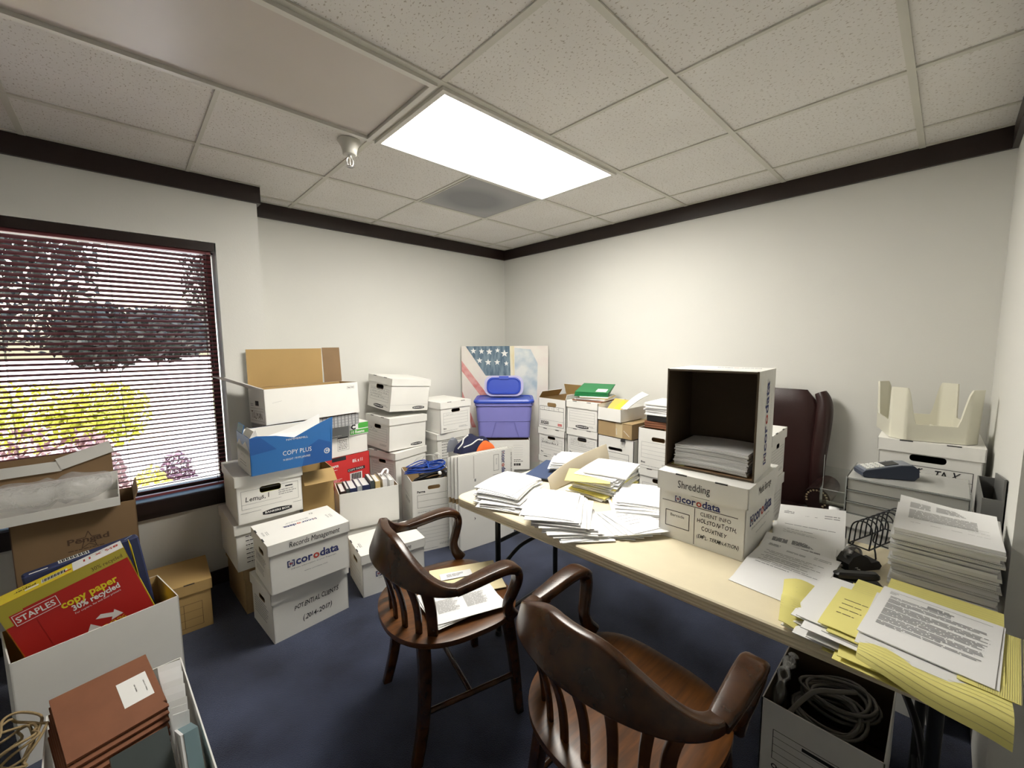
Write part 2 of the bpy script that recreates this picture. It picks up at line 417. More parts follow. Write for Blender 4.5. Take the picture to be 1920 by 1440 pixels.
# sprinkler
t = thing('fire_sprinkler', 'white cupped fire sprinkler hanging from the ceiling grid', 'sprinkler', (-.075, .69, H))
q = MB(); q.lathe(enam, [(.001,-.001),(.052,-.001),(.054,-.008),(.040,-.03),(.034,-.05),(.032,-.066),(.026,-.068),(.001,-.069)], 24); q.build('escutcheon_cup', t)
q = MB(); q.tube(chrome, [(0,0,-.066),(0,0,-.080)], .010, 10)
for s in (-1,1): q.tube(chrome, smoothpts([(0.004*s,0,-.078),(.014*s,0,-.088),(.015*s,0,-.105),(.008*s,0,-.118),(0,0,-.120)],4), .0026, 6)
q.lathe(chrome, [(.001,-.119),(.016,-.120),(.017,-.123),(.001,-.124)], 16)
q.tube(brass, [(0,0,-.082),(0,0,-.117)], .0022, 6); q.build('sprinkler_head', t)
# hooks for the smear on the long wall
# ---------------------------------------------------------------- window
win = bpy.data.objects.new('window_1', None); COL.objects.link(win); win['kind'] = 'structure'
bronze = mat('dark_bronze_window_frame', (.028,.018,.015), .4)
q = MB(); y0, y1 = 1.80, 1.86
q.box(bronze, WX0, WX0+.045, y0, y1, WZ0, WZ1); q.box(bronze, WX1-.050, WX1-.012, y0, y1, WZ0, WZ1)
q.box(bronze, WX0, WX1, y0, y1, WZ0, WZ0+.04); q.box(bronze, WX0, WX1, y0, y1, WZ1-.05, WZ1); q.build('window_frame', win)
q = MB(); q.box(glass, WX0+.045, WX1-.05, 1.826, 1.832, WZ0+.04, WZ1-.05); q.build('window_pane', win)
q = MB(); q.box(mahog, WX0-.03, WX1+.02, YW-.03, YW+.10, WZ0-.05, WZ0+.012); q.box(mahog, WX0-.03, WX1+.02, YW-.018, YW-.001, WZ0-.085, WZ0-.05); q.build('window_sill', win)
# blind
t = thing('window_blind', 'mahogany slatted venetian blind lowered over the window, slats half open', 'window blind', (0,0,0))
BX0, BX1, BY = WX0+.01, -.526, 1.712
q = MB(); q.box(mahog, BX0-.005, BX1+.018, BY-.035, BY-.02, WZ1-.052, WZ1-.002); q.box(mahog,BX1+.006,BX1+.018,BY-.02,BY+.02,WZ1-.052,WZ1-.002); q.build('valance', t)
q = MB(); q.box(slatm, BX0, BX1, BY-.016, BY+.016, WZ1-.068, WZ1-.012); q.build('headrail', t)
q = MB(); n = 0; z = WZ1-.085; a = R(-TILT)
while z > WZ0+.055:
    ca, sa = math.cos(a), math.sin(a); P = []
    for k in range(5):
        u = (k/4-.5)*.0295; c_ = .0016*(1-(2*k/4-1)**2); P.append((BY+u*ca-c_*sa, z+u*sa+c_*ca))
    vs = [(x, p[0], p[1]+dz) for x in (BX0, BX1) for dz in (0,-.0008) for p in P]
    fs = [(k,k+1,11+k,10+k) for k in range(4)]+[(5+k+1,5+k,15+k,16+k) for k in range(4)]+[(0,10,15,5),(4,9,19,14),(0,5,6,1),(1,6,7,2),(2,7,8,3),(3,8,9,4),(10,11,16,15),(11,12,17,16),(12,13,18,17),(13,14,19,18)]
    q.add(vs, fs, slatm); z -= .0255
q.build('slats', t)
q = MB(); q.box(slatm, BX0, BX1, BY-.012, BY+.012, WZ0+.026, WZ0+.040); q.build('bottom_rail', t)
for x in (-.575, -.97, -1.36, -1.78):
    q = MB()
    for dy in (-.0135,.0135): q.tube(mahog, [(x,BY+dy,WZ1-.07),(x,BY+dy,WZ0+.035)], .0011, 5)
    q.build('ladder_cord', t)
q = MB(); q.tube(black, [(-.552,BY-.025,WZ1-.06),(-.552,BY-.025,1.37)], .0012, 5); q.lathe(black, [(.001,0),(.003,0),(.006,-.02),(.001,-.022)], 10, T(-.552,BY-.025,1.372)); q.build('pull_cord', t)
# ---------------------------------------------------------------- outside
pav = mat('sunlit_concrete_paving', (.62,.58,.56), .8, var=.1, scale=2)
mul = mat('reddish_bark_mulch', (.30,.16,.14), .9, var=.5, scale=14)
bark = mat('tree_bark', (.05,.035,.025), .9, var=.3)
bx('exterior_pavement', pav, -60, 40, 2.3, 80, -.35, -.25)
bx('exterior_planting_bed', mul, -12, -.9, 2.4, 5.6, -.27, -.18)
def foliage(m, cs, n, leaf, seed):
    q = MB(); rg = random.Random(seed)
    for _ in range(n):
        cx, cy, cz, rx, ry, rz = rg.choice(cs)
        d = V((rg.gauss(0,1), rg.gauss(0,1), rg.gauss(0,1))).normalized()*(rg.random()**.4)
        p = V((cx+d.x*rx, cy+d.y*ry, cz+d.z*rz)); u = V((rg.gauss(0,1),rg.gauss(0,1),rg.gauss(0,1))).normalized(); w = u.orthogonal().normalized(); s_ = leaf*rg.uniform(.6,1.4)
        q.add([p-u*s_, p+w*s_*.5, p+u*s_, p-w*s_*.5], [(0,1,2,3)], m)
    return q
lime = mat('yellow_green_leaves', (.50,.52,.05), .6, var=.3, scale=9)
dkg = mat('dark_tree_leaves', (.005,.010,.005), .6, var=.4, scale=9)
yel = mat('yellow_flowering_leaves', (.70,.58,.10), .6, var=.2, scale=9)
plum = mat('plum_leaves', (.10,.035,.06), .6, var=.3, scale=9)
brt = mat('pinkish_dry_leaves', (.36,.20,.19), .7, var=.5, scale=12)
def bush(name, label, cat, m, cs, n, leaf, seed, trunk=None):
    t = thing(name, label, cat, (cs[0][0], cs[0][1], -.2))
    ox, oy = cs[0][0], cs[0][1]
    q = foliage(m, [(a-ox,b_-oy,c_+.2,*r_) for a,b_,c_,*r_ in cs], n, leaf, seed); q.build('foliage', t)
    q = MB()
    for pt, r0 in (trunk or [([(0,0,-.0),(0,0,.3)],.03)]): q.tube(bark, [(x-0, y-0, z_) for x,y,z_ in pt], [r0*(1-.3*i/len(pt)) for i in range(len(pt))], 8)
    q.build('trunk', t)
bush('lime_bush', 'yellow-green leafy bush seen through the blind slats', 'bush', lime, [(-1.9,4.6,.80,.75,.35,.42),(-1.15,4.6,.78,.40,.3,.36),(-2.9,4.6,.80,.8,.35,.42)], 4200, .035, 3)
bush('dry_shrub', 'pinkish dry low shrub below the yellow-green bush outside', 'bush', brt, [(-1.6,3.2,.42,.62,.30,.50),(-2.6,3.2,.45,.8,.35,.50),(-1.20,3.2,.38,.20,.25,.45)], 5200, .026, 4)
bush('yellow_shrub', 'small yellow flowering shrub low outside the window', 'bush', yel, [(-.86,2.75,.28,.13,.16,.30)], 900, .022, 5)
bush('plum_shrub', 'rounded plum-coloured shrub low outside beside the yellow one', 'bush', plum, [(-.66,3.55,.14,.16,.20,.36)], 1300, .022, 6)
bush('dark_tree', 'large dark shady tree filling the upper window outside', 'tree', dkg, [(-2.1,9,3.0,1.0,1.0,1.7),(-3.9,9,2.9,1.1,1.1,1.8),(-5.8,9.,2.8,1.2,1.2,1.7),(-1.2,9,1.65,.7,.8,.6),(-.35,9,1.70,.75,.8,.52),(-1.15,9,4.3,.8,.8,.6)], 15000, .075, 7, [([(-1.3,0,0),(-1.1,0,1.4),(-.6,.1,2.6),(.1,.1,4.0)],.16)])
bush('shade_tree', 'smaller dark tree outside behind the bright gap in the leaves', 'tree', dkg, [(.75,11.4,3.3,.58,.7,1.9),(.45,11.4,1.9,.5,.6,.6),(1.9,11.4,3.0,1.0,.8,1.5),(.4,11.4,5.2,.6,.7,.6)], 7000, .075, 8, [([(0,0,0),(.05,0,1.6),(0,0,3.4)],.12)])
w = bpy.data.worlds.new('World'); SC.world = w; w.use_nodes = True
nt = w.node_tree; sk = nt.nodes.new('ShaderNodeTexSky'); sk.sky_type = 'NISHITA'; sk.sun_disc = False; sk.sun_elevation = R(50); sk.sun_rotation = R(200); sk.air_density = 1.6; sk.dust_density = 3
nt.links.new(sk.outputs[0], nt.nodes['Background'].inputs[0]); nt.nodes['Background'].inputs[1].default_value = SKY
sun = bpy.data.objects.new('sun', bpy.data.lights.new('sun', 'SUN')); COL.objects.link(sun)
sun.data.energy = SUN; sun.data.angle = R(.6); sun.data.color = (1,.94,.85)
sun.rotation_euler = V((.75,-.40,-.85)).to_track_quat('-Z','Y').to_euler()
# ---------------------------------------------------------------- box makers
def FR(w, d, h, f):
    a, b = w/2, d/2
    return {'F': frame((-a,-b,0),(1,0,0),(0,0,1)), 'K': frame((a,b,0),(-1,0,0),(0,0,1)), 'R': frame((a,-b,0),(0,1,0),(0,0,1)),
            'L': frame((-a,b,0),(0,-1,0),(0,0,1)), 'T': frame((-a,-b,h),(1,0,0),(0,1,0))}[f]
def fw(w, d, f): return w if f in 'FKT' else d
def carton(name, label, loc, yaw, w, d, h, lid=False, mo=None, mi=None, holes='', prt=None, lprt=None, group=None, tilt=(0,0), lid_h=.055, cat='box', flaps=None, t=.004, slots='F', hole=(.085,.028,.062), lab=None, taper=0., ftop=None):
    mo = mo or white; mi = mi or kraft
    root = thing(name, label, cat, loc, yaw, group, tilt)
    bw, bd, bh = (w-.014, d-.014, h-.006) if lid else (w, d, h)
    q = MB()
    for f in 'FKRL':
        W = fw(bw, bd, f); hl = None
        if f in holes:
            hw, hh, dn = hole; hl = (W/2-hw/2, bh-dn-hh, hw, hh, min(hh*.42,.013))
        q.slab(mo, mi, FR(bw,bd,bh,f), W, bh, t, hl, top=ftop if f == 'F' else None)
    q.box(mo, -bw/2+t, bw/2-t, -bd/2+t, bd/2-t, 0, t)
    q.box(mi, -bw/2+t, bw/2-t, -bd/2+t, bd/2-t, t, t+.001)
    if prt: prt(q, lambda f: FR(bw,bd,bh,f), bw, bd, bh)
    q.build('body', root)
    if lid:
        q = MB(); z0 = h-lid_h
        L = T(0,0,z0)
        for f in 'FKRL':
            W = fw(w,d,f); q.slab(mo, mi, L @ FR(w,d,lid_h,f), W, lid_h, .004)
        q.box(mo, -w/2+.004, w/2-.004, -d/2+.004, d/2-.004, h-.004, h)
        for f in slots:
            W = fw(w,d,f); fr = L @ FR(w,d,lid_h,f)
            for u in (.22,.66): q.rect(fr, W*u, lid_h-.004, W*.13, .004, ink)
            tf = FR(w,d,h,'T')
            if f == 'F':
                for u in (.22,.66): q.rect(tf, W*u, 0, W*.13, .004, ink)
            if f == 'L':
                for u in (.22,.66): q.rect(tf, 0, d*(1-u)-d*.13, .005, d*.13, ink)
            if f == 'R':
                for u in (.22,.66): q.rect(tf, w-.005, d*u, .005, d*.13, ink)
        if lprt: lprt(q, lambda f: (L @ FR(w,d,lid_h,f)) if f != 'T' else FR(w,d,h,'T'), w, d, lid_h)
        q.build('lid', root)
    for fl in flaps or []:
        # (edge, length, angle out from vertical, inner flag, u0, u1)
        e, ln, an, u0, u1, mO, mI = fl
        W = fw(bw,bd,e); fr = FR(bw,bd,bh,e) @ T(W*u0, bh+.001, -t) @ RX(R(an)) 
        q = MB(); q.slab(mO, mI, fr @ T(0,0,t*.5), W*(u1-u0), ln, t); q.build('flap', root)
    return root

def banner(q, fr, u, v, w, m=ink):
    h = w*.2; pts = []
    for k in range(17): x = k/16; pts.append((u+x*w, v+h*(.12+.25*(1-(2*x-1)**2))*-1+h*.3))
    for k in range(17): x = 1-k/16; pts.append((u+x*w, v+h*.7+h*.3*(1-(2*x-1)**2)))
    q.poly(fr, pts, m); q.text(fr, 'BANKERS BOX', u+w*.08, v+h*.33, h*.36, whi, w=w*.84, bold=.02, e=.0012)
def micro(q, fr, u, v, w, h, n, m=inkg, seed=1, fill=.55):
    # rows of small unreadable printing
    rg = random.Random(seed)
    for i in range(n):
        y = v+h-(i+.8)*h/n; x = u
        while x < u+w*rg.uniform(.75,1):
            a = min(rg.uniform(.006,.02), u+w-x)
            if a < .002: break
            q.rect(fr, x, y, a, h/n*fill*.6, m); x += a+.003
def logo(q, fr, u, v, w, dark=navyi):
    # bracketed square mark and the company word with one red letter
    k = w/6.3; s_ = k*.85; tt = s_*.16
    for a in ((0,0,tt,s_),(0,0,s_*.38,tt),(0,s_-tt,s_*.38,tt),(s_-tt,0,tt,s_),(s_*.62,0,s_*.38,tt),(s_*.62,s_-tt,s_*.38,tt),(s_*.3,s_*.28,tt,s_*.44),(s_*.55,s_*.28,tt,s_*.44)): q.rect(fr,u+a[0],v+a[1]-s_*.08,a[2],a[3],dark)
    q.rect(fr, u+s_*.3, v+s_*.36, s_*.38, tt*.8, redi, e=.001)
    W = [glyphs(x,.025)[2] for x in ('cor','o','data')]; g = .045; tot = sum(W)+2*g; x = u+s_*1.15; sc = (w-s_*1.15)/tot
    for st, wd, m in zip(('cor','o','data'), W, (dark, redi, dark)): q.text(fr, st, x, v, sc*.7, m, w=wd*sc, bold=.025); x += (wd+g)*sc
def form(q, fr, u, v, w, h, rows, m=inkg, t=.0014, vline=None):
    q.ring(fr, u, v, w, h, t, m)
    for k in range(1, rows): q.rect(fr, u, v+h*k/rows, w, t*.8, m)
    for x in vline or []: q.rect(fr, u+w*x, v, t, h, m)
def recyc(q, fr, u, v, s_, m):
    for k in range(3):
        a = R(90+120*k); c, sn = math.cos(a), math.sin(a)
        P = [(-.55,.62),(.10,.62),(.10,.42),(.52,.74),(.10,1.06),(.10,.88),(-.40,.88)]
        P = [(x*.9, y*.78-.12) for x, y in P]
        q.poly(fr, [(u+s_*(c*x-sn*y), v+s_*(sn*x+c*y)) for x, y in P], m)
def bankers(rows=5, hand=(), brand='Bankers\nBox', ban=True, title=None, face='F', low=True, hh=.018, seed=1, hm=None):
    def P(q, F, w, d, h):
        W = fw(w,d,face); fr = F(face)
        v0, hh0 = h*.26, h*.40
        form(q, fr, W*.09, v0, W*.82, hh0, rows)
        y = v0+hh0-hh0/rows*.82
        for st in hand:
            (q.scribble(fr, W*.13, y, min(W*.72, len(st)*.0125), hh0/rows*.55, hm or ink, seed+len(st)+int(y*1000)) if st[0] == '~' else q.hand(fr, st, W*.13, y, hh0/rows*.62, hm or ink, w=min(W*.74, len(st)*.0135))); y -= hh0/rows
        if ban: banner(q, fr, W*.30, h*.045, W*.42)
        if brand:
            q.text(fr, 'Box', W*.09, h*.12, h*.05, ink, bold=.03); micro(q, fr, W*.09, h*.05, W*.5, h*.03, 1, seed=seed)
        if low: micro(q, fr, W*.60, h*.11, W*.3, h*.07, 2, seed=seed+3)
        if title: q.text(fr, title[0], W*title[1], h*title[2], h*title[3], ink, bold=.03)
    return P

# ---- the company boxes on the floor
def rec_body(q, F, w, d, h):
    f = F('F'); logo(q, f, w*.20, h*.46, w*.66)
    q.text(f, 'Off-site information at your fingertips', w*.24, h*.385, .0075, inkg, w=w*.58); q.text(f, 'www.corodata.com', w*.40, h*.26, .007, inkg, w=w*.30)
    l = F('L'); q.text(l, 'corodata', d*.2, h*.52, .014, inkg); micro(q, l, d*.12, h*.40, d*.7, .05, 5); micro(q, l, d*.12, h*.18, d*.5, .04, 4)
def rec_lid(q, F, w, d, h):
    q.text(F('F'), 'Records Management', w*.24, h*.28, .028, ink, w=w*.62, shear=.15)
    t = F('T'); fr = t @ T(w,d,0) @ RZ(PI)
    logo(q, fr, w*.28, d*.42, w*.42); micro(q, fr, w*.36, d*.30, w*.32, .02, 2); recyc(q, t, w*.72, d*.83, .016, ink)
    for u in (.06,.86): q.text(t @ T(w*u,d*.42,0) @ RZ(PI/2), 'BARCODE', 0, 0, .008, inkg); micro(q, t @ T(w*u+.02,d*.42,0) @ RZ(PI/2), 0, 0, .05, .014, 2)
carton('file_box', 'white lidded file box with blue company print and Records Management lid, on the crumpled box', (-.318,.968,.268), 1.3, .40, .315, .258, True, white, kraft, 'L', rec_body, rec_lid, slots='L')
def pot(q, F, w, d, h):
    f = F('F'); q.hand(f, 'POTENTIAL CLIENTS', w*.26, h*.50, .026, ink, w=w*.60, rot=.03, bold=.012); q.hand(f, '(2014-2017)', w*.36, h*.22, .026, ink, w=w*.40, rot=.03, bold=.012)
    l = F('L'); micro(q, l, d*.12, h*.25, d*.7, .10, 7)
carton('file_box', 'crumpled white file box lettered POTENTIAL CLIENTS on the carpet under another box', (-.325,1.005,0), 4.7, .40, .325, .264, True, white2, kraft, 'L', pot, slots='')
def sto_body(q, F, w, d, h):
    f = F('F'); logo(q, f, w*.20, h*.42, w*.66); q.text(f, 'Off-site information at your fingertips', w*.24, h*.35, .0075, inkg, w=w*.58)
    l = F('L'); form(q, l, d*.12, h*.2, d*.7, h*.3, 3)
def sto_lid(q, F, w, d, h):
    q.text(F('F'), 'Media Storage', w*.32, h*.28, .028, ink, w=w*.44, shear=.15)
    t = F('T'); q.text(t @ T(w*.08,d*.35,0) @ RZ(PI/2), 'BARCODE', 0, 0, .008, inkg); micro(q, t @ T(w*.10,d*.35,0) @ RZ(PI/2), 0, 0, .06, .016, 2); q.rect(t, w*.03, d*.4, .006, .006, ink)
carton('file_box', 'white lidded file box alone on the carpet behind the slatted chair, its lid lettered Storage', (.19,1.015,0), -8, .40, .315, .262, True, white, kraft, 'L', sto_body, sto_lid, slots='L')

# ---- window-side stack
def kr(q, F, w, d, h):
    f = F('F'); q.rect(f, w*.22, h*.30, w*.42, h*.22, whi); q.scribble(f, w*.28, h*.36, w*.26, h*.09, ink, 3)
carton('file_box', 'kraft brown box with a white label at the foot of the window stack', (-.415,1.40,0), 3, .31, .40, .262, True, kraft, kraft, '', kr, slots='')
def lst(q, F, w, d, h):
    f = F('F')
    for k in range(7): q.rect(f, w*.14, h*(.12+.095*k), w*.72, .0012, inkg); micro(q, f, w*.14, h*(.14+.095*k), w*.72, h*.06, 1, ink, seed=k)
carton('file_box', 'white file box printed with rows of lines, second from the floor in the window stack', (-.430,1.385,.265), 1.5, .33, .415, .262, True, white2, kraft, '', lst, slots='')
def lem(q, F, w, d, h):
    f = F('F'); q.ring(f, w*.06, h*.30, w*.88, h*.40, .0014, inkg); q.rect(f, w*.06, h*.40, w*.6, .0014, inkg)
    q.hand(f, 'Lemus, I', w*.12, h*.46, .026, ink, w=w*.36, bold=.004)
    banner(q, f, w*.36, h*.08, w*.46); q.rect(f, w*.04, h*.22, w*.30, .002, inkg); q.rect(f, w*.84, h*.22, w*.14, .002, inkg)
    q.rect(f, w*.73, h*.62, w*.12, .007, ink); micro(q, f, w*.62, h*.46, w*.28, .035, 3, seed=9)
carton('file_box', 'white file box with a yellow-lined handle hole, topmost file box by the window', (-.405,1.365,.530), -.6, .335, .415, .262, True, white, mat('yellow_file_lining',(.50,.45,.08),.7), 'F', lem, hole=(.105,.036,.068))
# ---- blue paper carton, open with flaps
def blu(q, F, w, d, h):
    f = F('F')
    q.poly(f, [(w*.60,0),(w*.66,h*.50),(w*.83,h*.70),(w,h*.55),(w,0)], blued, e=.0004); q.poly(f, [(0,h*.55),(w*.30,h*.62),(w*.12,h),(0,h)], blued, e=.0004)
    q.text(f, 'HAMMERMILL', w*.42, h*.80, h*.055, whi, w=w*.27); q.text(f, 'COPY PLUS', w*.37, h*.40, h*.125, whi, w=w*.36); q.text(f, '94 BRIGHT / 99.99% JAM-FREE', w*.37, h*.25, h*.055, whi, w=w*.34)
    n = 20
    for r0, m in ((.055,whi),(.042,blueb)): q.poly(f, [(w*.935+h*r0*1.5*math.cos(2*PI*k/n), h*.32+h*r0*1.5*math.sin(2*PI*k/n)) for k in range(n)], m, e=.0006 if m is whi else .001)
    q.text(f, '99', w*.917, h*.285, h*.07, whi, e=.0014, bold=.02)
    l = F('L'); q.rect(l, 0, 0, d, h*.66, whi); q.poly(l, [(0,h*.60),(d*.2,h*.82),(d*.45,h*.70),(d*.7,h*.86),(d,h*.62),(d,h*.5),(0,h*.5)], whi); micro(q, l, d*.2, h*.15, d*.5, .03, 2); q.text(l, 'COPY PLUS', d*.25, h*.4, .014, inkl)
bt = carton('paper_carton', 'bright blue open copy paper carton with loose paper sticking out, on the yellow-holed file box', (-.295,1.262,.800), 2.5, .425, .265, .205, False, blueb, white, '', blu, tilt=(2,0), ftop=[(1.03,1.30),(.80,1.12),(.52,.86),(.30,.98),(.08,1.04)], flaps=[('L',.045,-12,0,.45,blueb,white),('L',.04,-30,.5,1,white,white)], cat='carton')
def sheetmesh(pts, m, th=.0012, nx=6, ny=6, fn=None):
    # curved sheet over four corners a,b,c,d (counter-clockwise)
    a,b,c,d = [V(p) for p in pts]; q = MB(); G=[]
    for j in range(ny+1):
        for i in range(nx+1):
            u, v = i/nx, j/ny; p = (a*(1-u)+b*u)*(1-v)+(d*(1-u)+c*u)*v
            if fn: p = p+V(fn(u,v))
            G.append(p)
    n=len(G); k=nx+1
    up=(b-a).cross(d-a).normalized()*th
    q.add(G+[p-up for p in G], [(j*k+i,j*k+i+1,(j+1)*k+i+1,(j+1)*k+i) for j in range(ny) for i in range(nx)], m, smooth=True)
    q.add(G+[p-up for p in G], [(n+j*k+i,n+(j+1)*k+i,n+(j+1)*k+i+1,n+j*k+i+1) for j in range(ny) for i in range(nx)], m, smooth=True)
    per=[i for i in range(k)]+[j*k+nx for j in range(1,ny+1)]+[ny*k+i for i in range(nx-1,-1,-1)]+[j*k for j in range(ny-1,0,-1)]
    q.add(G+[p-up for p in G], [(per[i],n+per[i],n+per[(i+1)%len(per)],per[(i+1)%len(per)]) for i in range(len(per))], m)
    return q
for k, (P, lb) in enumerate(([((-.44,1.27,.88),(-.10,1.27,.93),(-.088,1.30,1.055),(-.44,1.33,.945)),'big white sheet sticking up out of the blue carton, its corner raised high'],[((-.47,1.22,.86),(-.42,1.20,.90),(-.43,1.33,1.00),(-.465,1.34,.98)),'crumpled white sheet at the window end of the blue carton'],[((-.36,1.24,.90),(-.12,1.22,.94),(-.12,1.29,.99),(-.36,1.30,.97)),'cream sheet lying folded inside the blue carton'])):
    q = sheetmesh(P, paper if k<2 else papero, fn=lambda u,v: (0,.012*math.sin(u*5),.012*math.sin(u*4+v*3))); tag(q.build('paper_sheet'), lb, 'paper')
# ---- long box with raised flaps
def til(q, F, w, d, h):
    l = F('L'); W = d
    q.rect(l, W*.42, h*.52, W*.22, h*.14, ink); micro(q, l, W*.1, h*.50, W*.2, .02, 2)
    for v in (.44,.36,.08): q.rect(l, W*.08, h*v, W*.84, .0012, brni)
    q.hand(l, 'TILLMAN', W*.14, h*.15, .040, brni, w=W*.68, bold=.0)
    f = F('F'); q.ring(f, w*.86, h*.80, w*.09, h*.09, .0012, inkg); q.text(f, 'Easy Fold', w*.87, h*.83, .008, ink, bold=.03, w=w*.07); q.seg(f, (w*.07,h*.60),(w*.16,h*.64), .0015, inkl)
tl = carton('storage_box', 'long white storage box with tall golden brown flaps open, on top of the stack', (-.072,1.556,1.008), 7.4, .61, .25, .215, False, white, kraft2, '', til, tilt=(-2,0), flaps=[('K',.245,-2,.215,1.0,white,kraft2),('K',.25,2,-.02,.195,white,kraftd),('L',.21,66,.10,.95,white2,white2)])
# notch fillers: thumb cut-outs read as small pale notches on the flap tops
# ---- below it
def pl(q, F, w, d, h):
    for f in 'FL':
        W = fw(w,d,f); fr = F(f)
        for k in range(int(W/.026)): q.rect(fr, k*.026, 0, .003, h, ink, e=.0006); q.rect(fr, k*.026+.008, 0, .009, h, inkl, e=.0004)
        for k in range(4): q.rect(fr, 0, h*(.1+.25*k), W, .003, inkg, e=.0009)
carton('shallow_box', 'shallow grey plaid-patterned box lying under the long box with raised flaps', (-.070,1.565,.925), 7.4, .60, .24, .078, False, plaid, kraft, '', pl)
def gl(q, F, w, d, h):
    f = F('F'); q.rect(f, 0, 0, w, h, grey, e=.0003); q.rect(f, w*.62, 0, w*.38, h, whi, e=.0006); q.rect(f, w*.64, h*.05, w*.36, h*.38, greeni, e=.0009); q.rect(f, w*.8, h*.5, w*.2, h*.45, greeni, e=.0009)
    q.text(f, 'C', w*.66, h*.48, h*.38, ink, bold=.06, e=.0012); q.text(f, '10 Reams', w*.66, h*.14, h*.22, whi, w=w*.26, bold=.03, e=.0014); recyc(q, f, w*.22, h*.55, h*.20, ink); micro(q, f, w*.1, h*.1, w*.45, h*.15, 1, whi)
def gb(q, F, w, d, h):
    f = F('F'); q.ring(f, w*.40, h*.18, w*.22, h*.56, .0015, ink); q.rect(f, w*.41, h*.58, w*.20, h*.13, ink); micro(q, f, w*.42, h*.60, w*.18, h*.08, 1, whi); micro(q, f, w*.42, h*.22, w*.18, h*.32, 6, ink); q.rect(f, w*.46, h*.86, w*.08, h*.14, ink)
carton('paper_carton', 'white paper carton with a green and grey printed lid, above the red one', (.14,1.705,.690), 6, .40, .28, .228, True, white, kraft, '', gb, gl, lid_h=.09, slots='', cat='carton')
def rb(q, F, w, d, h):
    f = F('F'); q.text(f, '8½ x 11', w*.66, h*.74, h*.10, whi, w=w*.2, bold=.03); q.rect(f, w*.56, h*.46, w*.34, h*.10, ink); q.text(f, 'COPY PAPER', w*.57, h*.48, h*.06, whi, w=w*.30, e=.001)
    q.rect(f, w*.60, h*.16, w*.24, h*.24, whi); 
    for k in range(13): q.rect(f, w*.62+k*w*.0155, h*.18, w*.008*(1+k%2), h*.20, ink, e=.001)
    q.text(f, 'COPY PAPER', w*.12, h*.70, h*.07, whi, w=w*.28, bold=.03); micro(q, f, w*.12, h*.60, w*.26, .012, 1, whi); micro(q, f, w*.2, h*.25, w*.25, .02, 2, whi)
    q.rect(f, w*.28, h*.88, w*.26, h*.12, ink)
carton('paper_carton', 'red paper carton with a white barcode label, below the green-lidded one', (.14,1.705,.455), 6, .40, .28, .232, False, redb, kraft, '', rb, cat='carton')
carton('storage_box', 'plain white storage box at the very bottom under the red paper carton', (.14,1.72,0), 5, .42, .30, .452, False, white2, kraft)
# ---- narrow kraft carton with folded-over flap
def kc(q, F, w, d, h):
    l = F('L'); q.rect(l, 0, 0, d, h, grey, e=.0004)
kt = carton('tall_carton', 'tall narrow kraft carton with one flap folded down, below the blue carton', (-.117,1.388,0), -4, .185, .26, .715, False, kraft2, kraft2, '', kc, flaps=[('F',.10,128,.0,1.0,kraft2,kraft2)], cat='carton')

# ---- open box of binders and books
carton('open_box', 'open white box packed with binders and books, on a box beside the kraft carton', (.225,1.365,.266), -14, .385, .265, .25, False, white, kraft, '', None, cat='box')
carton('storage_box', 'white box beneath the open box of binders', (.225,1.365,0), -14, .36, .25, .264, False, white2, kraft)
# ---------------------------------------------------------------- books and binders in the open box
def local(yaw, o): return T(*o) @ RZ(R(yaw))
def book(name, label, M, w, d, h, cm, group=None, cat='book', pages=True, arch=0.):
    # stands upright: w thickness along x, d depth along y, h height; spine faces -y
    o = thing(name, label, cat, M.translation, 0, group); o.rotation_euler = M.to_euler()
    q = MB(); t = .003
    q.box(cm, -w/2, -w/2+t, -d/2, d/2, 0, h); q.box(cm, w/2-t, w/2, -d/2, d/2, 0, h); q.box(cm, -w/2+t, w/2-t, -d/2, -d/2+t, 0, h); q.build('cover', o)
    if pages:
        q = MB(); q.box(paper, -w/2+t+.0005, w/2-t-.0005, -d/2+t+.001, d/2-.006, .004, h-.005)
        for k in range(3): q.box(papero, -w/2+t+.001, w/2-t-.001, -d/2+t+.004, d/2-.01, h-.005+.0004*k, h-.0046+.0004*k)
        q.build('page_block', o)
    return o
Lj = T(.225,1.365,.277) @ RZ(R(-14))
xs = -.180
for k, (wd, cm, hh, lb) in enumerate([
    (.034, mat('maroon_binder_cover',(.05,.03,.03),.5), .245, 'dark binder at the near end of the open box of binders'),
    (.020, bindg, .258, 'thin slate binder next to the dark end binder in the open box'),
    (.044, navy, .255, 'navy binder with a pale spine label in the open box'),
    (.030, mat('pale_grey_binder_cover',(.45,.47,.5),.5), .262, 'pale grey binder between two navy binders in the open box'),
    (.050, navy, .262, 'wide navy binder in the middle of the open box'),
    (.026, bindg, .285, 'slate binder standing tallest, its flat cover showing in the open box')]):
    o = book('binder', lb, Lj @ T(xs+wd/2, -.01, 0) @ RX(R(-2)), wd, .215, hh, cm, 'binders in the open white box', 'binder')
    if k == 2:
        q = MB(); q.rect(frame((-.016,-.1082,.09),(1,0,0),(0,0,1)),0,0,.032,.14,tint); q.build('spine_label', o.children[0])
    xs += wd+.0025
for k in range(3):
    book('paperback', ['thick cream paperback beside the slate binder in the open box','white ring-bound book in the open box','curled white booklet at the far end of the open box'][k], Lj @ T(xs+.024, 0, 0) @ RX(R(-1)), [.034,.030,.030][k], .19, [.272,.278,.265][k], [manila,paper,papero][k], 'paperbacks in the open white box'); xs += .0475
q = MB(); q.tube(paper, smoothpts([(xs-.09,-.05,.30),(xs-.05,.02,.315),(xs-.02,.05,.30),(xs-.04,-.02,.292)],6), .008, 8); 
o = q.build('paper_roll'); o.matrix_world = Lj; tag(o, 'loose white paper strip looped on top of the books in the open box', 'paper')

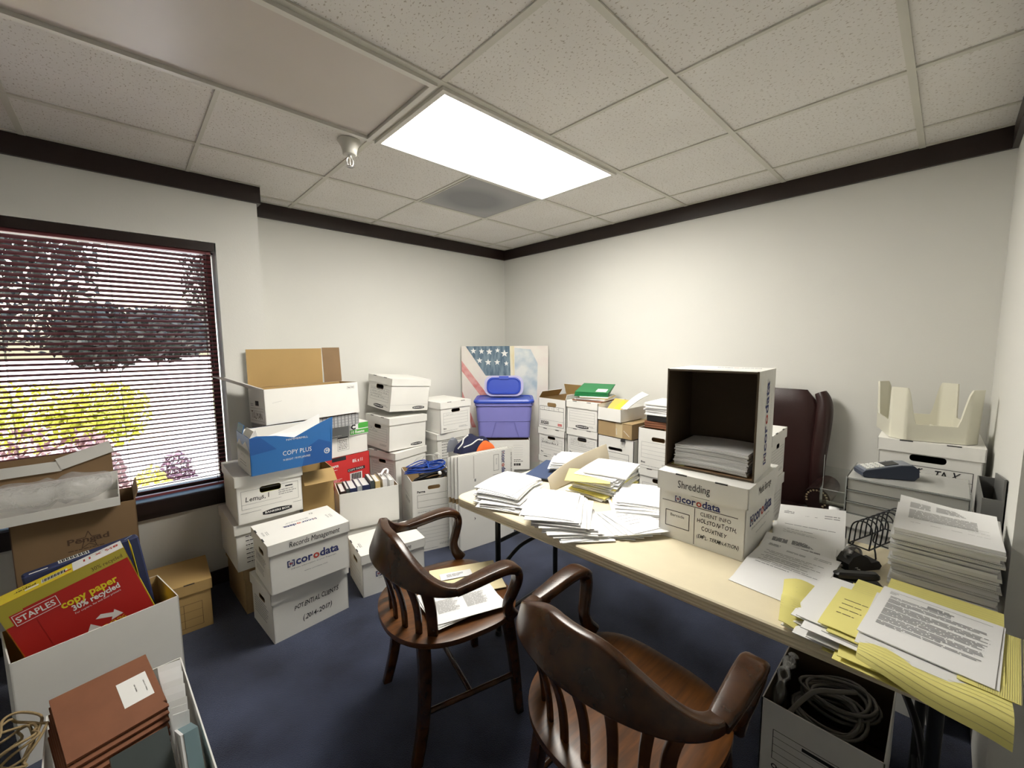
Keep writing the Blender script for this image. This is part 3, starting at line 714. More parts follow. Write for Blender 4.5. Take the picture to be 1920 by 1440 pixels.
# ---------------------------------------------------------------- cable box, and the one below
def per(q, F, w, d, h):
    f = F('F'); q.text(f, 'Perma', w*.12, h*.66, h*.06, ink, bold=.03); form(q, f, w*.12, h*.24, w*.76, h*.36, 2, ink, .0016); q.rect(f, w*.12, h*.16, w*.6, .0012, inkg); micro(q, f, w*.12, h*.10, w*.3, .012, 1)
    l = F('L'); q.rect(l, d*.3, h*.50, d*.5, .0014, ink); micro(q, l, d*.45, h*.30, d*.4, .03, 2, ink)
YC, PC = -18, (.665,1.275)
carton('open_box', 'open white box spilling blue network cables, standing on a lined file box', (*PC,.266), YC, .32, .385, .262, False, white2, kraft, 'F', per, hole=(.09,.028,.045))
carton('file_box', 'white file box with ruled label rows on the carpet, below the cable box', (*PC,0), YC, .32, .385, .263, False, white2, kraft, '', bankers(4, ban=False), slots='')
Lp = T(*PC, .50) @ RZ(R(YC))
def coil(name, label, cat, m, r, parts, M, seed, group=None):
    rg = random.Random(seed); q = MB()
    for (cx, cy, cz, rx, ry, tw, n) in parts:
        for k in range(n):
            a = rg.uniform(-.05,.05); P = []
            dx, dy, dz = rg.uniform(-.012,.012), rg.uniform(-.010,.010), rg.uniform(-.014,.02)
            sx, sy = rx*rg.uniform(.88,1.08), ry*rg.uniform(.8,1.15)
            for i in range(26):
                t = 2*PI*i/26; P.append((cx+dx+sx*math.cos(t)*(1-.35*abs(math.cos(t))**8*0), cy+dy+sy*math.sin(t)*(.35+.65*abs(math.cos(t*.5+a))**.0), cz+dz+tw*math.sin(2*t+a)+.012*math.cos(t)))
            q.tube(m, P, r, 6, closed=True)
    o = q.build(name); o.matrix_world = M; return tag(o, label, cat, group)
coil('network_cable', 'coiled bright blue network cable heaped on the open cable box', 'cable', cable, .0034, [(-.02,-.02,.058,.135,.065,.008,9),(-.07,-.01,.075,.075,.05,.006,5),(.06,-.01,.07,.08,.05,.006,5)], Lp, 3)
q = MB(); q.tube(mat('blue_cable_tie',(.02,.10,.5),.4), [( -.005+.004*math.cos(2*PI*i/12), -.02+.07*math.cos(2*PI*i/12), .068+.028*math.sin(2*PI*i/12)) for i in range(12)], .004, 6, closed=True); q.build('cable_tie', [x for x in COL.objects if x.name == 'network_cable'][0])
coil('power_cable', 'dark grey cables lying under the blue coil in the cable box', 'cable', black, .0045, [(0,-.07,-.012,.115,.06,.006,6),(.03,.06,-.018,.085,.075,.006,4)], Lp, 5)
coil('white_cable', 'white looped cable standing up at the back of the cable box', 'cable', cablew, .0026, [], Lp, 6) if 0 else None
q = MB()
for s in range(3): q.tube(cablew, smoothpts([(.10+.008*s,.125,.02),(.075,.12,.09+.01*s),(.10+.006*s,.11,.135-.008*s),(.135,.12,.10),(.115,.125,.03)],6), .0026, 6)
q.tube(cablew, smoothpts([(-.10,.13,.03),(-.04,.14,.10),(.06,.14,.115),(.13,.13,.08)],6), .0026, 6); q.tube(cablew, smoothpts([(-.03,.11,.04),(-.01,.11,.09),(.005,.10,.12)],5), .003, 6)
o = q.build('charger_cable'); o.matrix_world = Lp; tag(o, 'thin white cable looping above the back edge of the cable box', 'cable')
q = MB(); q.cbox(whi, .022, .03, .022, T(.06,-.135,.035), .004); q.cbox(black,.05,.06,.03,T(.115,-.135,.03),.005); o = q.build('power_plug'); o.matrix_world = Lp; tag(o, 'small white plug among the dark cables in the cable box', 'plug')

# ---------------------------------------------------------------- flattened company cartons, on edge
A, B = V((.70,.925,0)), V((1.175,.855,0)); ud = (B-A).normalized(); nd = V((ud.y,-ud.x,0)); L_ = (B-A).length
cb = mat('cut_board_edge', (.10,.08,.06), .8)
for k in range(6):
    off = -nd*(k*.0155) - ud*(.006*k+.012*(k%2)); hh = .700-.006*(k%3)
    lb = 'flattened white company carton standing on edge by the table end, front one of the bundle' if k == 0 else 'flattened white carton inside the bundle standing on edge by the table end'
    t = thing('flattened_carton', lb, 'flattened carton', A+off, math.degrees(math.atan2(ud.y,ud.x)), 'flattened cartons on edge')
    q = MB(); z0 = .395
    q.box(white, 0, L_, .0005, .0125, z0, hh); q.box(cb, .0, L_, .004, .009, z0-.0006, hh+.0006)
    fr = frame((0,.0005,z0),(1,0,0),(0,0,1)); H2 = hh-z0
    if k == 0:
        v = fr @ T(L_*.78, H2*.96, 0) @ RZ(-PI/2); logo(q, v, 0, -.005, .20)
        q.rect(fr, L_*.765, H2*.34, .002, H2*.62, ink); q.rect(fr, L_*.60, H2*.40, L_*.165, .002, ink)
        q.ring(fr, L_*.615, H2*.50, L_*.095, H2*.40, .0022, ink); q.text(fr @ T(L_*.66,H2*.80,0) @ RZ(-PI/2), 'Barcode', 0, 0, .010, inkg)
        q.text(fr @ T(L_*.935,H2*.88,0) @ RZ(-PI/2), 'DO NOT PACK ABOVE LINE', 0, 0, .012, ink, w=H2*.7); q.text(fr @ T(L_*.72,H2*.30,0) @ RZ(-PI/2), 'CLIENT INFO', 0, 0, .010, inkg)
        q.rect(fr, L_*.255, H2*.42, .008, H2*.54, mat('cut_slot_shadow_board',(.60,.58,.54),.8)); q.rect(fr, L_*.27, H2*.34, .014, .02, inkg); 
    q.build('upper_flap_panel', t)
    q = MB(); q.box(kraft, .012, L_-.012, .002, .011, .355, z0-.001); q.build('kraft_crease_band', t)
    q = MB(); q.box(white, .004, L_-.004, .0005, .0125, .002, .355); q.box(cb, .004, L_-.004, .004, .009, .0014, .3556)
    if k == 0:
        fr = frame((0,.0005,0),(1,0,0),(0,0,1)); q.poly(fr, [(L_*.26,.235),(L_*.285,.222),(L_*.263,.208),(L_*.268,.222)], ink); q.rect(fr, .008, .002, .0016, .35, inkg)
    q.build('lower_panel', t)

# ---------------------------------------------------------------- leaning stack of three file boxes by the back wall
def bk1(hand, ban=True, face='F', **kw): return bankers(5, hand, ban=ban, face=face, **kw)
carton('storage_box', 'plain carton at the foot of the leaning three-box stack', (.68,1.76,0), -84, .33, .36, .370, False, white2, kraft)
def mst(hand, b2, sd):
    p1 = bankers(5, hand, face='F', ban=b2, seed=sd, brand=None)
    def P(q, F, w, d, h):
        p1(q, F, w, d, h); r = F('R'); banner(q, r, d*.58, h*.06, d*.32)
        if b2: q.rect(r, 0, h*.20, d*.98, .0014, inkl)
    return P
carton('file_box', 'white lidded file box at the bottom of the leaning three-box stack, its side dented', (.668,1.735,.373), -77, .33, .34, .262, True, white, kraft, 'F', mst(['~~~~~~'],False,11), slots='F')
carton('file_box', 'white lidded file box in the middle of the leaning three-box stack', (.668,1.76,.650), -83, .335, .37, .262, True, white, kraft, 'F', mst(['~~~~~~','~~~~~~~~~'],False,12), tilt=(-2,2), slots='F', hole=(.09,.032,.062))
carton('file_box', 'white lidded file box tipped on top of the leaning stack, with a black banner', (.698,1.77,.960), -83, .33, .39, .262, True, white, kraft, 'F', mst(['~~~~~~~~~~~~~~~~~~~~~','~~~~~~~~~~~~~~~~~~','~~~~~~~~~~~~','~~~~~~~~~~~~~~~'],True,13), tilt=(-5,5), slots='F', hole=(.10,.036,.060))
# ---------------------------------------------------------------- two boxes against the back wall
carton('storage_box', 'carton at the bottom against the back wall, below two lidded file boxes', (1.07,1.72,0), 2, .34, .40, .475, False, white2, kraft)
carton('file_box', 'white file box with rows of heavy print, below the box beside the purple tote', (1.078,1.70,.478), -3, .33, .41, .258, True, white2, kraft, '', lst, slots='')
carton('file_box', 'white lidded file box with ruled label beside the purple tote', (1.088,1.69,.740), 1.5, .33, .41, .262, True, white, kraft, 'F', bankers(4, ['~~~~~~~~~~~'], ban=False, hm=inkl), slots='F', hole=(.09,.028,.058))
# clothing heap on a box behind the flattened cartons
carton('storage_box', 'open box behind the flattened cartons, holding folded clothes', (1.070,1.235,0), -8, .30, .28, .62, False, white2, kraft)
def heap(name, label, m, cx, cy, z, rx, ry, hz, yaw, seed, trim=None, tm=None):
    rg = random.Random(seed); ph = [rg.uniform(0,6) for _ in range(6)]; n, k = 40, 14
    def S(u, r):
        a = u*2*PI; rad = r*(1+.10*math.sin(3*a+ph[0])+.06*math.sin(5*a+ph[1])); x = rx*rad*math.cos(a); y = ry*rad*math.sin(a)
        zz = hz*(1-r**2.2)**.6 if r < 1 else 0
        zz += hz*.16*math.sin(x*40+ph[2]+y*22)*(1-r)+hz*.10*math.sin(y*70+ph[3])*(1-r)
        return V((x,y,max(zz,0)))
    q = MB(); q.M = RZ(R(yaw)); vs = [S(i/n, min(1,(j+.02)/k)) for j in range(k+1) for i in range(n)]
    q.add(vs, [(j*n+i,j*n+(i+1)%n,(j+1)*n+(i+1)%n,(j+1)*n+i)[::-1] for j in range(k) for i in range(n)], m, smooth=True)
    q.add(vs[k*n:], [tuple(range(n))[::-1]], m); q.add(vs[:n], [tuple(range(n))], m, smooth=True)
    o = thing(name, label, 'clothing', (cx,cy,z)); q.build('fabric', o)
    if trim:
        q = MB(); q.M = RZ(R(yaw))
        for line in trim: q.tube(tm, [S(u, r)+V((0,0,.004)) for u, r in line], .006, 6)
        q.build('piping', o)
    return o
heap('folded_jacket', 'navy jacket with white piping folded on the box behind the flattened cartons', cloth, 1.070, 1.235, .622, .165, .085, .115, -6, 4, [[(.50+.04*math.sin(i*.8), .95-.085*i) for i in range(9)],[(.62+.02*i, .88-.03*i) for i in range(12)],[(.80+.012*i,.62+.02*math.sin(i)) for i in range(10)]], clothw)
heap('grey_garment', 'grey knit garment heaped against the navy jacket', clothg, .955, 1.352, .622, .065, .030, .12, 15, 5)
heap('orange_shirt', 'orange shirt lying at the front of the folded navy jacket', clotho, 1.125, 1.122, .622, .085, .024, .080, -8, 6)
# ---------------------------------------------------------------- purple tote
carton('storage_box', 'box hidden low in the corner under the white box that carries the purple tote', (1.63,1.455,0), -44, .46, .36, .35, False, white2, kraft)
def qb(q, F, w, d, h):
    f = F('F')
    for k in range(6): q.rect(f, w*.66, h*(.42+.08*k), w*.20, .0014, inkl)
    micro(q, f, w*.66, h*.26, w*.2, .03, 2, ink); micro(q, f, w*.66, h*.11, w*.2, .030, 1, ink, fill=1.2)
carton('moving_box', 'white box printed with faint rows, under the purple tote in the corner', (1.61,1.435,.352), -41, .44, .36, .272, False, white, kraft, '', qb)
def rrect(w, d, r, n=6):
    P=[]
    for cx, cy, a0 in ((w/2-r,d/2-r,0),(-w/2+r,d/2-r,90),(-w/2+r,-d/2+r,180),(w/2-r,-d/2+r,270)):
        for k in range(n): a=R(a0+90*k/(n-1)); P.append((cx+r*math.cos(a), cy+r*math.sin(a)))
    return P
def tub(q, m, secs, cap=True, smooth=True):
    rings = [[(x,y,z) for x,y in rrect(w,d,r)] for w,d,r,z in secs]; n = len(rings[0]); vs = [p for r in rings for p in r]
    q.add(vs, [(k*n+i,k*n+(i+1)%n,(k+1)*n+(i+1)%n,(k+1)*n+i) for k in range(len(rings)-1) for i in range(n)], m, smooth=False)
    if cap: q.add(rings[0], [tuple(range(n))[::-1]], m)
    q.add(rings[-1], [tuple(range(n))], m)
tt = thing('storage_tote', 'big lavender plastic tote with a blue lid in the room corner', 'storage tote', (1.622,1.452,.628), -44)
q = MB(); tub(q, lav, [(.455,.27,.04,0),(.47,.285,.04,.008),(.485,.30,.04,.155),(.492,.306,.04,.158),(.512,.326,.04,.300),(.530,.345,.045,.302),(.532,.347,.045,.325)])
fr = frame((-.245,-.150,0),(1,0,0),(0,-.05,1)); e=.004
for a, b in (((.13,.01),(.17,.152)),((.17,.152),(.34,.152)),((.34,.152),(.38,.01))): q.seg(fr, a, b, .004, mat('lavender_tote_groove_plastic',(.16,.155,.45),.4), e=.004)
q.build('tub', tt)
q = MB(); tub(q, totb, [(.548,.362,.05,.327),(.552,.366,.05,.345),(.535,.35,.05,.358),(.49,.31,.05,.358),(.48,.30,.05,.352)]); q.build('lid', tt)
t2 = thing('storage_tote', 'smaller lavender tote tipped up with a blue lid, on the big tote', 'storage tote', (1.645,1.480,.990), -46, tilt=(0,0))
# stands on its side: base towards the wall, lid towards the viewer
def rev(q, m, secs, M):
    rings = [[M @ V((x,y,z)) for x,y in rrect(w,d,r,7)] for w,d,r,z in secs]; n = len(rings[0]); vs=[p for r in rings for p in r]
    q.add(vs, [(k*n+i,k*n+(i+1)%n,(k+1)*n+(i+1)%n,(k+1)*n+i) for k in range(len(rings)-1) for i in range(n)], m)
    q.add(rings[0], [tuple(range(n))[::-1]], m); q.add(rings[-1], [tuple(range(n))], m)
Mv = T(0,0,.099) @ RX(R(78)); q = MB()
rev(q, lavl, [(.30,.16,.05,-.07),(.32,.175,.055,.0),(.365,.192,.07,.004),(.367,.194,.07,.018)], Mv); q.build('tub', t2)
q = MB(); rev(q, totb, [(.318,.156,.06,.0185),(.320,.158,.06,.030),(.300,.138,.055,.034),(.282,.120,.05,.028)], Mv)
q.box(totb, -.045, .045, .060, .090, .026, .038, Mv); q.build('lid', t2)
# ---------------------------------------------------------------- flag painting leaning across the corner
cm, nt, b = nodemat('painted_flag_canvas'); tc = nt.nodes.new('ShaderNodeTexCoord')
b.inputs['Base Color'].default_value = (.74,.73,.66,1); b.inputs['Roughness'].default_value = .8
def washed(name, ca, cb, st=(30,30,6), lo=.3, hi=.62):
    m, nt, b = nodemat(name); global tc; tc0 = nt.nodes.new('ShaderNodeTexCoord'); mp = nt.nodes.new('ShaderNodeMapping'); mp.inputs['Scale'].default_value = st
    n = nt.nodes.new('ShaderNodeTexNoise'); n.inputs['Scale'].default_value = 1.2; n.inputs['Detail'].default_value = 8
    r = nt.nodes.new('ShaderNodeValToRGB'); r.color_ramp.elements[0].position = lo; r.color_ramp.elements[1].position = hi; r.color_ramp.elements[0].color = (*ca,1); r.color_ramp.elements[1].color = (*cb,1)
    nt.links.new(tc0.outputs['Object'], mp.inputs[0]); nt.links.new(mp.outputs[0], n.inputs[0]); nt.links.new(n.outputs[0], r.inputs[0]); nt.links.new(r.outputs[0], b.inputs['Base Color']); b.inputs['Roughness'].default_value = .85; return m
pblue = washed('washed_blue_paint', (.06,.11,.17), (.22,.30,.36)); pred = washed('washed_red_paint', (.62,.16,.15), (.74,.40,.38), (12,12,12)); pcream = washed('cream_stripe_paint', (.78,.70,.66), (.80,.77,.70), (6,6,6)); psky = washed('misty_blue_paint', (.42,.52,.60), (.74,.76,.74), (5,5,5), .35, .6); pgold = washed('pale_gold_paint', (.72,.62,.34), (.80,.76,.60), (10,10,4))
A, B = V((1.515,1.958,0)), V((2.095,1.325,0)); ud = (B-A).normalized(); W = (B-A).length; HT = 1.463
t = thing('painting', 'unframed canvas painting of a faded stars and stripes flag leaning across the corner', 'painting', A, math.degrees(math.atan2(ud.y,ud.x)), tilt=(0,0))
q = MB(); q.box(cm, 0, W, -.028, 0, .002, HT)
fr = frame((0,-.028,0),(1,0,0),(0,0,1)); h0 = HT
q.rect(fr, 0, .3, W, h0-.3, pcream, e=.0006)
def P(u, v): return (u*W, h0-v*W)
q.poly(fr, [P(.05,0),P(.60,0),P(.60,.34),P(.28,.34)], pblue, e=.0012)
q.poly(fr, [P(0,.165),P(.34,.62),P(.25,.62),P(0,.285)][::-1], pred, e=.0012); q.poly(fr, [P(0,.52),P(.16,.95),P(.11,.95),P(0,.60)][::-1], pred, e=.0012)
q.poly(fr, [P(.56,0),P(.61,0),P(.615,.62),P(.575,.62)], pgold, e=.0018)
q.poly(fr, [P(.615,.02),P(.80,.04),P(.88,.20),P(.87,.62),P(.62,.62)], psky, e=.0012)
for u, v, s_ in ((.14,.055,.036),(.235,.06,.034),(.325,.065,.040),(.42,.05,.030),(.50,.085,.045),(.21,.165,.036),(.31,.185,.040),(.415,.185,.036),(.52,.20,.03)):
    q.poly(fr, [(u*W+s_*W*(1 if k%2==0 else .42)*math.sin(k*PI/5), h0-v*W+s_*W*(1 if k%2==0 else .42)*math.cos(k*PI/5)) for k in range(10)][::-1], whi, e=.002)
q.build('canvas', t)
# ---------------------------------------------------------------- long wall: file box stacks
rw = -90
def stk(x, y, z, w, d, h, **k): return carton('file_box', k.pop('label'), (x,y,z), rw+k.pop('dy',0), w, d, h, **k)
for z, n in ((0,'bottom'),(.249,'second')):
    stk(1.905,.945,z,.31,.39,.246, label='white file box, %s of the stack under the numbered open box'%('lowest' if n=='bottom' else 'second'), lid=True, prt=bankers(5,ban=False), group=None)
stk(1.90,.945,.498,.31,.39,.248, label='white file box with handwritten rows, directly under the numbered open box', lid=True, holes='F', prt=bankers(4,['~~~~~~~~~~~~~~~','Exhibits Box 3'],ban=False), hole=(.085,.026,.062))
def num(q, F, w, d, h):
    f = F('F'); q.ring(f, w*.05, h*.08, w*.88, h*.66, .003, ink); q.rect(f, w*.05, h*.60, w*.88, .003, ink)
    for k in range(1,5): q.rect(f, w*(.05+.176*k), h*.60, .002, h*.14, ink)
    q.rect(f, w*.05, h*.27, w*.88, .0016, inkg); q.text(f, '33250', w*.09, h*.13, h*.10, ink, bold=.04); q.rect(f, w*.72, h*.13, w*.15, h*.075, redb); q.text(f, 'FILE', w*.735, h*.145, h*.04, whi, w=w*.12, e=.001)
    for u, v in ((.12,.66),(.30,.66),(.48,.66),(.68,.66)): micro(q, f, w*u, h*v, w*.08, .008, 1)
stk(1.905,.940,.749,.31,.39,.262, label='open white file box stencilled with a number in a ruled frame, beside the tote', holes='F', prt=num, flaps=[('K',.10,-18,.0,1,white,kraft2),('L',.07,-35,.3,1,white,kraft2),('R',.05,20,0,1,white,kraft2)], hole=(.10,.034,.035))
for z, h_, n in ((0,.30,'lowest'),(.303,.25,'second')):
    stk(1.905,.620,z,.315,.39,h_, label='white file box, %s of the stack topped by green folders'%n, lid=True)
stk(1.905,.620,.556,.315,.39,.232, label='white file box crowded with handwriting, under the one topped by green folders', lid=True, holes='F', prt=bankers(6,['~~~~~~~~~~~~~~~','~~~~~~~~~~','~~~~~~~~~~~~','~~~~~~~~~~~~~~~~~'],ban=False), hole=(.09,.032,.062))
stk(1.90,.618,.791,.318,.395,.228, label='white lidded file box with a black oval banner, carrying the green folders', lid=True, holes='', prt=bankers(4,ban=True,brand=None))
for z in (0,.265):
    stk(1.905,.303,z,.31,.39,.262, label='white file box, %s of the stack under the clipped open box'%('lowest' if z==0 else 'second'), lid=True)
def clp(q, F, w, d, h):
    f = F('F'); q.ring(f, w*.08, h*-.0+.01, w*.80, h*.50, .0025, ink); q.rect(f, w*.08, h*.38, w*.80, .0016, inkg)
cbx = stk(1.905,.303,.530,.31,.39,.245, label='open white file box with a black binder clip on its front edge', holes='F', prt=clp, hole=(.12,.024,.075), mi=white2)
t = thing('binder_clip', 'black binder clip gripping the front edge of the open white file box', 'binder clip', (1.708,.235,.757))
q = MB(); q.add([(-.010,-.018,0),(-.010,.018,0),(.012,.018,0),(.012,-.018,0),(-.003,-.018,.022),(-.003,.018,.022),(.003,.018,.022),(.003,-.018,.022)], [(0,4,5,1),(3,2,6,7),(4,7,6,5)], black); q.build('spring_body', t)
q = MB(); q.tube(chrome, smoothpts([(-.010,-.010,.004),(-.013,-.012,-.030),(-.013,0,-.042),(-.013,.012,-.030),(-.010,.010,.004)],4), .0014, 6); q.build('wire_handle', t.children[0])
kb = stk(1.885,.303,.782,.30,.36,.112, label='taped flat kraft carton lying on the clipped open file box', dy=-2, mo=kraft, lid=False)
q = MB(); fr = frame((-.15,-.1803,0),(1,0,0),(0,0,1)); q.rect(fr, .16, .0, .06, .112, tape); q.seg(fr,(.17,.02),(.165,.07),.006,whi); q.seg(fr,(.23,.06),(.28,.02),.003,whi); q.box(tape,.03,.085,-.18,.18,.1125,.1128); q.box(kraft,-.15,.15,-.18,.18,.108,.112); q.build('packing_tape', kb)
stk(1.86,.342,.902,.215,.33,.095, label='low open white tray-box of envelopes on the taped kraft carton', dy=-4, mi=white2)
for k, (P, m, lb) in enumerate([([(1.72,.425,.93),(1.72,.30,.93),(1.90,.29,1.04),(1.90,.43,1.045)], gold, 'golden envelope standing open at the back of the low tray-box'),([(1.715,.36,.952),(1.715,.30,.955),(1.83,.26,1.025),(1.84,.32,1.045)], mat('yellow_envelope_paper',(.85,.55,.05),.6), 'bright yellow envelope curling in the low tray-box'),([(1.735,.280,1.0),(1.735,.225,1.0),(1.995,.19,1.085),(1.995,.25,1.105)], papero, 'pale blue and white booklet leaning out of the low tray-box')]):
    q = sheetmesh(P, m, .004 if k==2 else .0015, fn=lambda u,v: (0,0,.012*math.sin(v*3)))
    tag(q.build('envelope' if k<2 else 'booklet'), lb, 'envelope' if k<2 else 'booklet')
q = MB(); q.cbox(black,.03,.10,.05,T(1.80,.300,.912) @ RZ(.2),.004); tag(q.build('spectacle_case'), 'small black case between the envelopes in the low tray-box', 'case')
# bank stack nearest the table boxes
for z in (0,.30):
    stk(1.905,-.045,z,.31,.39,.297, label='white lidded file box, %s of the stack that carries the brown folders'%('lowest' if z==0 else 'second'), lid=True, holes='F' if z else '', prt=bankers(4, ban=False), hole=(.09,.03,.06))
stk(1.905,-.040,.600,.31,.39,.285, label='open white file box with rows of lines holding brown folders, beside the taped carton', holes='F', prt=bankers(4, ban=False), hole=(.10,.03,.055))
# ---------------------------------------------------------------- folding table
TY = 2.9; TC = (.625,-.612)
t = thing('folding_table', 'long cream plastic folding table covered in papers', 'table', (*TC,0), TY)
def tabring(w, d, r, z): return [(x,y,z) for x,y in rrect(w,d,r,8)]
q = MB(); Wt, Lt = .76, 1.80; sec = [(Wt-.02,Lt-.02,.05,.690),(Wt-.004,Lt-.004,.055,.693),(Wt,Lt,.055,.700),(Wt-.006,Lt-.006,.055,.703),(Wt-.006,Lt-.006,.055,.707),(Wt,Lt,.055,.710),(Wt-.006,Lt-.006,.055,.714),(Wt-.006,Lt-.006,.055,.718),(Wt,Lt,.055,.722),(Wt-.002,Lt-.002,.055,.731),(Wt-.012,Lt-.012,.05,.735)]
rings = [tabring(*s_) for s_ in sec]; n = len(rings[0])
q.add([p for r in rings for p in r], [(k*n+i,k*n+(i+1)%n,(k+1)*n+(i+1)%n,(k+1)*n+i) for k in range(len(rings)-1) for i in range(n)], tabm)
q.add(rings[0], [tuple(range(n))[::-1]], tabm); q.add(rings[-1], [tuple(range(n))], tabm); q.build('tabletop', t)
for s in (1,-1):
    yl = s*.735 if s > 0 else -.80
    for sx in (-1,1):
        q = MB(); q.tube(blackm, smoothpts([(sx*.235,yl,.69),(sx*.235,yl,.30),(sx*.235,yl,.012)],4), .0145, 10); q.tube(black, [(sx*.235,yl,.001),(sx*.235,yl,.025)], .018, 10); q.build('leg', t)
    q = MB(); q.tube(blackm, [(-.235,yl,.50),(.235,yl,.50)], .010, 8)
    for sx in (-1,1): q.tube(blackm, smoothpts([(sx*.20,yl,.36),(sx*.10,yl-s*.02,.43),(0,yl-s*.05,.46)],5), .010, 8)
    q.tube(blackm, smoothpts([(0,yl-s*.05,.46),(0,yl-s*.22,.58),(0,yl-s*.36,.688)],5), .010, 8); q.build('cross_brace', t); q = MB(); q.tube(blackm, [(-.235,yl,.10),(.235,yl,.10)], .010, 8); q.build('foot_bar', t)

# ---------------------------------------------------------------- paper
def dome(cx, cy, a, r): return lambda x, y: a*math.exp(-((x-cx)**2+(y-cy)**2)/(r*r))
def pleat(cx, cy, a): return lambda x, y: -a*((x-cx)**2+(y-cy)**2)
def inked(q, w, h, S, kind, m, seed):
    rg = random.Random(seed); rows = []
    def row(u0, u1, v, t): rows.append((u0*w-w/2, u1*w-w/2, v*h-h/2, t))
    if kind == 'letter':
        row(.08,.93,.93,.0016); row(.08,.16,.905,.003); row(.08,.14,.88,.0026)
        for k in range(3): row(.42,.42+rg.uniform(.15,.28),.875-.017*k,.0055)
        y = .82
        for k in range(2): row(.10,.62,y,.004); y -= .024
        for para in (4,5,6,5,3):
            y -= .012
            for k in range(para): row(.10,rg.uniform(.84,.93) if k < para-1 else rg.uniform(.3,.7),y,.0042); y -= .0215
    elif kind == 'form':
        for k in range(3): row(.08,.24,.92-.02*k,.003)
        for k in range(2): row(.35,.6,.86-.02*k,.003); row(.70,.92,.90-.03*k,.003)
        y = .74
        for k in range(9): row(.12+.05*(k%2), rg.uniform(.55,.92), y, .0028); y -= .030+.01*(k%3)
        for k in range(4): row(.66,.9,.22-.02*k,.003)
    elif kind == 'table':
        for k in range(6): row(.12,.34,.88-.022*k,.006); row(.40,.60+.02*k,.90-.022*k,.005)
        y = .70
        for k in range(14): row(.12,.80,y,.0075); y -= .019
        for k in range(3): row(.15+.2*k,.25+.2*k,.30,.003); row(.7,.9,.5-.1*k,.002)
    elif kind == 'two':
        for c in (.14,.54):
            y = .60
            for k in range(22): row(c, c+rg.uniform(.24,.32), y, .0026); y -= .0165
    elif kind == 'ruled':
        for k in range(22): rows.append((-w/2, w/2, h/2-.03-k*.0085*h/.2794*1.2, -.0007))
    elif kind == 'note':
        for k in range(4): row(.2,rg.uniform(.5,.8),.7-.12*k,.003)
    for u0, u1, v, t in rows:
        segs = []; u = u0
        if t < 0: segs = [(u0,u1)]; t = -t
        elif t < .0017: segs = [(u0,u1)]
        else:
            while u < u1: a = min(rg.uniform(.008,.035), u1-u); segs.append((u,u+a)); u += a+.0025
        for a, b_ in segs:
            k = max(1, int((b_-a)/.03)); vs = []
            for i in range(k+1):
                uu = a+(b_-a)*i/k; vs += [S(uu, v-t/2, .0005), S(uu, v+t/2, .0005)]
            q.add(vs, [(2*i,2*i+2,2*i+3,2*i+1) for i in range(k)], m)
def sheet(cx, cy, yaw, z, label, w=.216, h=.279, th=.0012, m=None, B=None, sB=1., kind=None, inkm=None, group=None, name='paper_sheet', cat='paper', nx=7, ny=9, seed=0):
    m = m or paper; c, s_ = math.cos(R(yaw)), math.sin(R(yaw))
    def S(u, v, e=0.):
        x, y = cx+c*u-s_*v, cy+s_*u+c*v; return V((x-cx, y-cy, (B(x,y)*sB if B else 0)+e))
    q = MB(); G = [S(-w/2+w*i/nx, -h/2+h*j/ny) for j in range(ny+1) for i in range(nx+1)]; n = len(G); k = nx+1; dn = V((0,0,-th))
    q.add(G+[p+dn for p in G], [(j*k+i,j*k+i+1,(j+1)*k+i+1,(j+1)*k+i) for j in range(ny) for i in range(nx)], m, smooth=True)
    q.add([p+dn for p in G], [(j*k+i,(j+1)*k+i,(j+1)*k+i+1,j*k+i+1) for j in range(ny) for i in range(nx)], m, smooth=True)
    per = [i for i in range(k)]+[j*k+nx for j in range(1,ny+1)]+[ny*k+i for i in range(nx-1,-1,-1)]+[j*k for j in range(ny-1,0,-1)]; L = len(per)
    q.add([G[i] for i in per]+[G[i]+dn for i in per], [(i,L+i,L+(i+1)%L,(i+1)%L) for i in range(L)], m)
    if kind: inked(q, w, h, S, kind, inkm or inkg, seed)
    o = q.build(name, None, (cx,cy,z)); return tag(o, label, cat, group)
def pile(cx, cy, yaw, z0, n, H, label, toplabel, group, jit=.015, rot=6, fan=(0,0), fanr=0, B=None, mats=None, kinds=(None,), seed=1, th=None, w=.216, h=.279, topkind=None, gap=.0005, name='paper_sheet', clampy=None):
    rg = random.Random(seed); dz = H/n; z = z0; out = []
    for i in range(n):
        f = i/max(1,n-1); top = i == n-1; t_ = max(.0006, dz-gap)
        x = cx+fan[0]*(1-f)+rg.uniform(-jit,jit); y = cy+fan[1]*(1-f)+rg.uniform(-jit,jit); a = yaw+fanr*(1-f)+rg.uniform(-rot,rot)
        if top: x, y, a = cx, cy, yaw
        if clampy is not None:
            hy = abs(w/2*math.sin(R(a)))+abs(h/2*math.cos(R(a))); y = max(y, clampy+hy)
        z += dz; m = (mats or [paper])[rg.randrange(len(mats or [paper]))] if not top else (mats or [paper])[0]
        out.append(sheet(x, y, a, z, toplabel if top else label, w, h, t_, m, B, 1., topkind if top else kinds[rg.randrange(len(kinds))], group=None if top else group, seed=seed*50+i, name=name))
    return out
TZ = .7362
# near-corner pile (fanned towards the room)
pile(.405,.085,-78,TZ,16,.052,'white sheet fanned out below the pile at the window-side table corner','blank white sheet on top of the pile at the window-side table corner','sheets at the table corner',jit=.016,rot=9,fan=(-.045,-.055),fanr=16,B=dome(.43,.10,.025,.20),mats=[paper,paper,papero],seed=3)
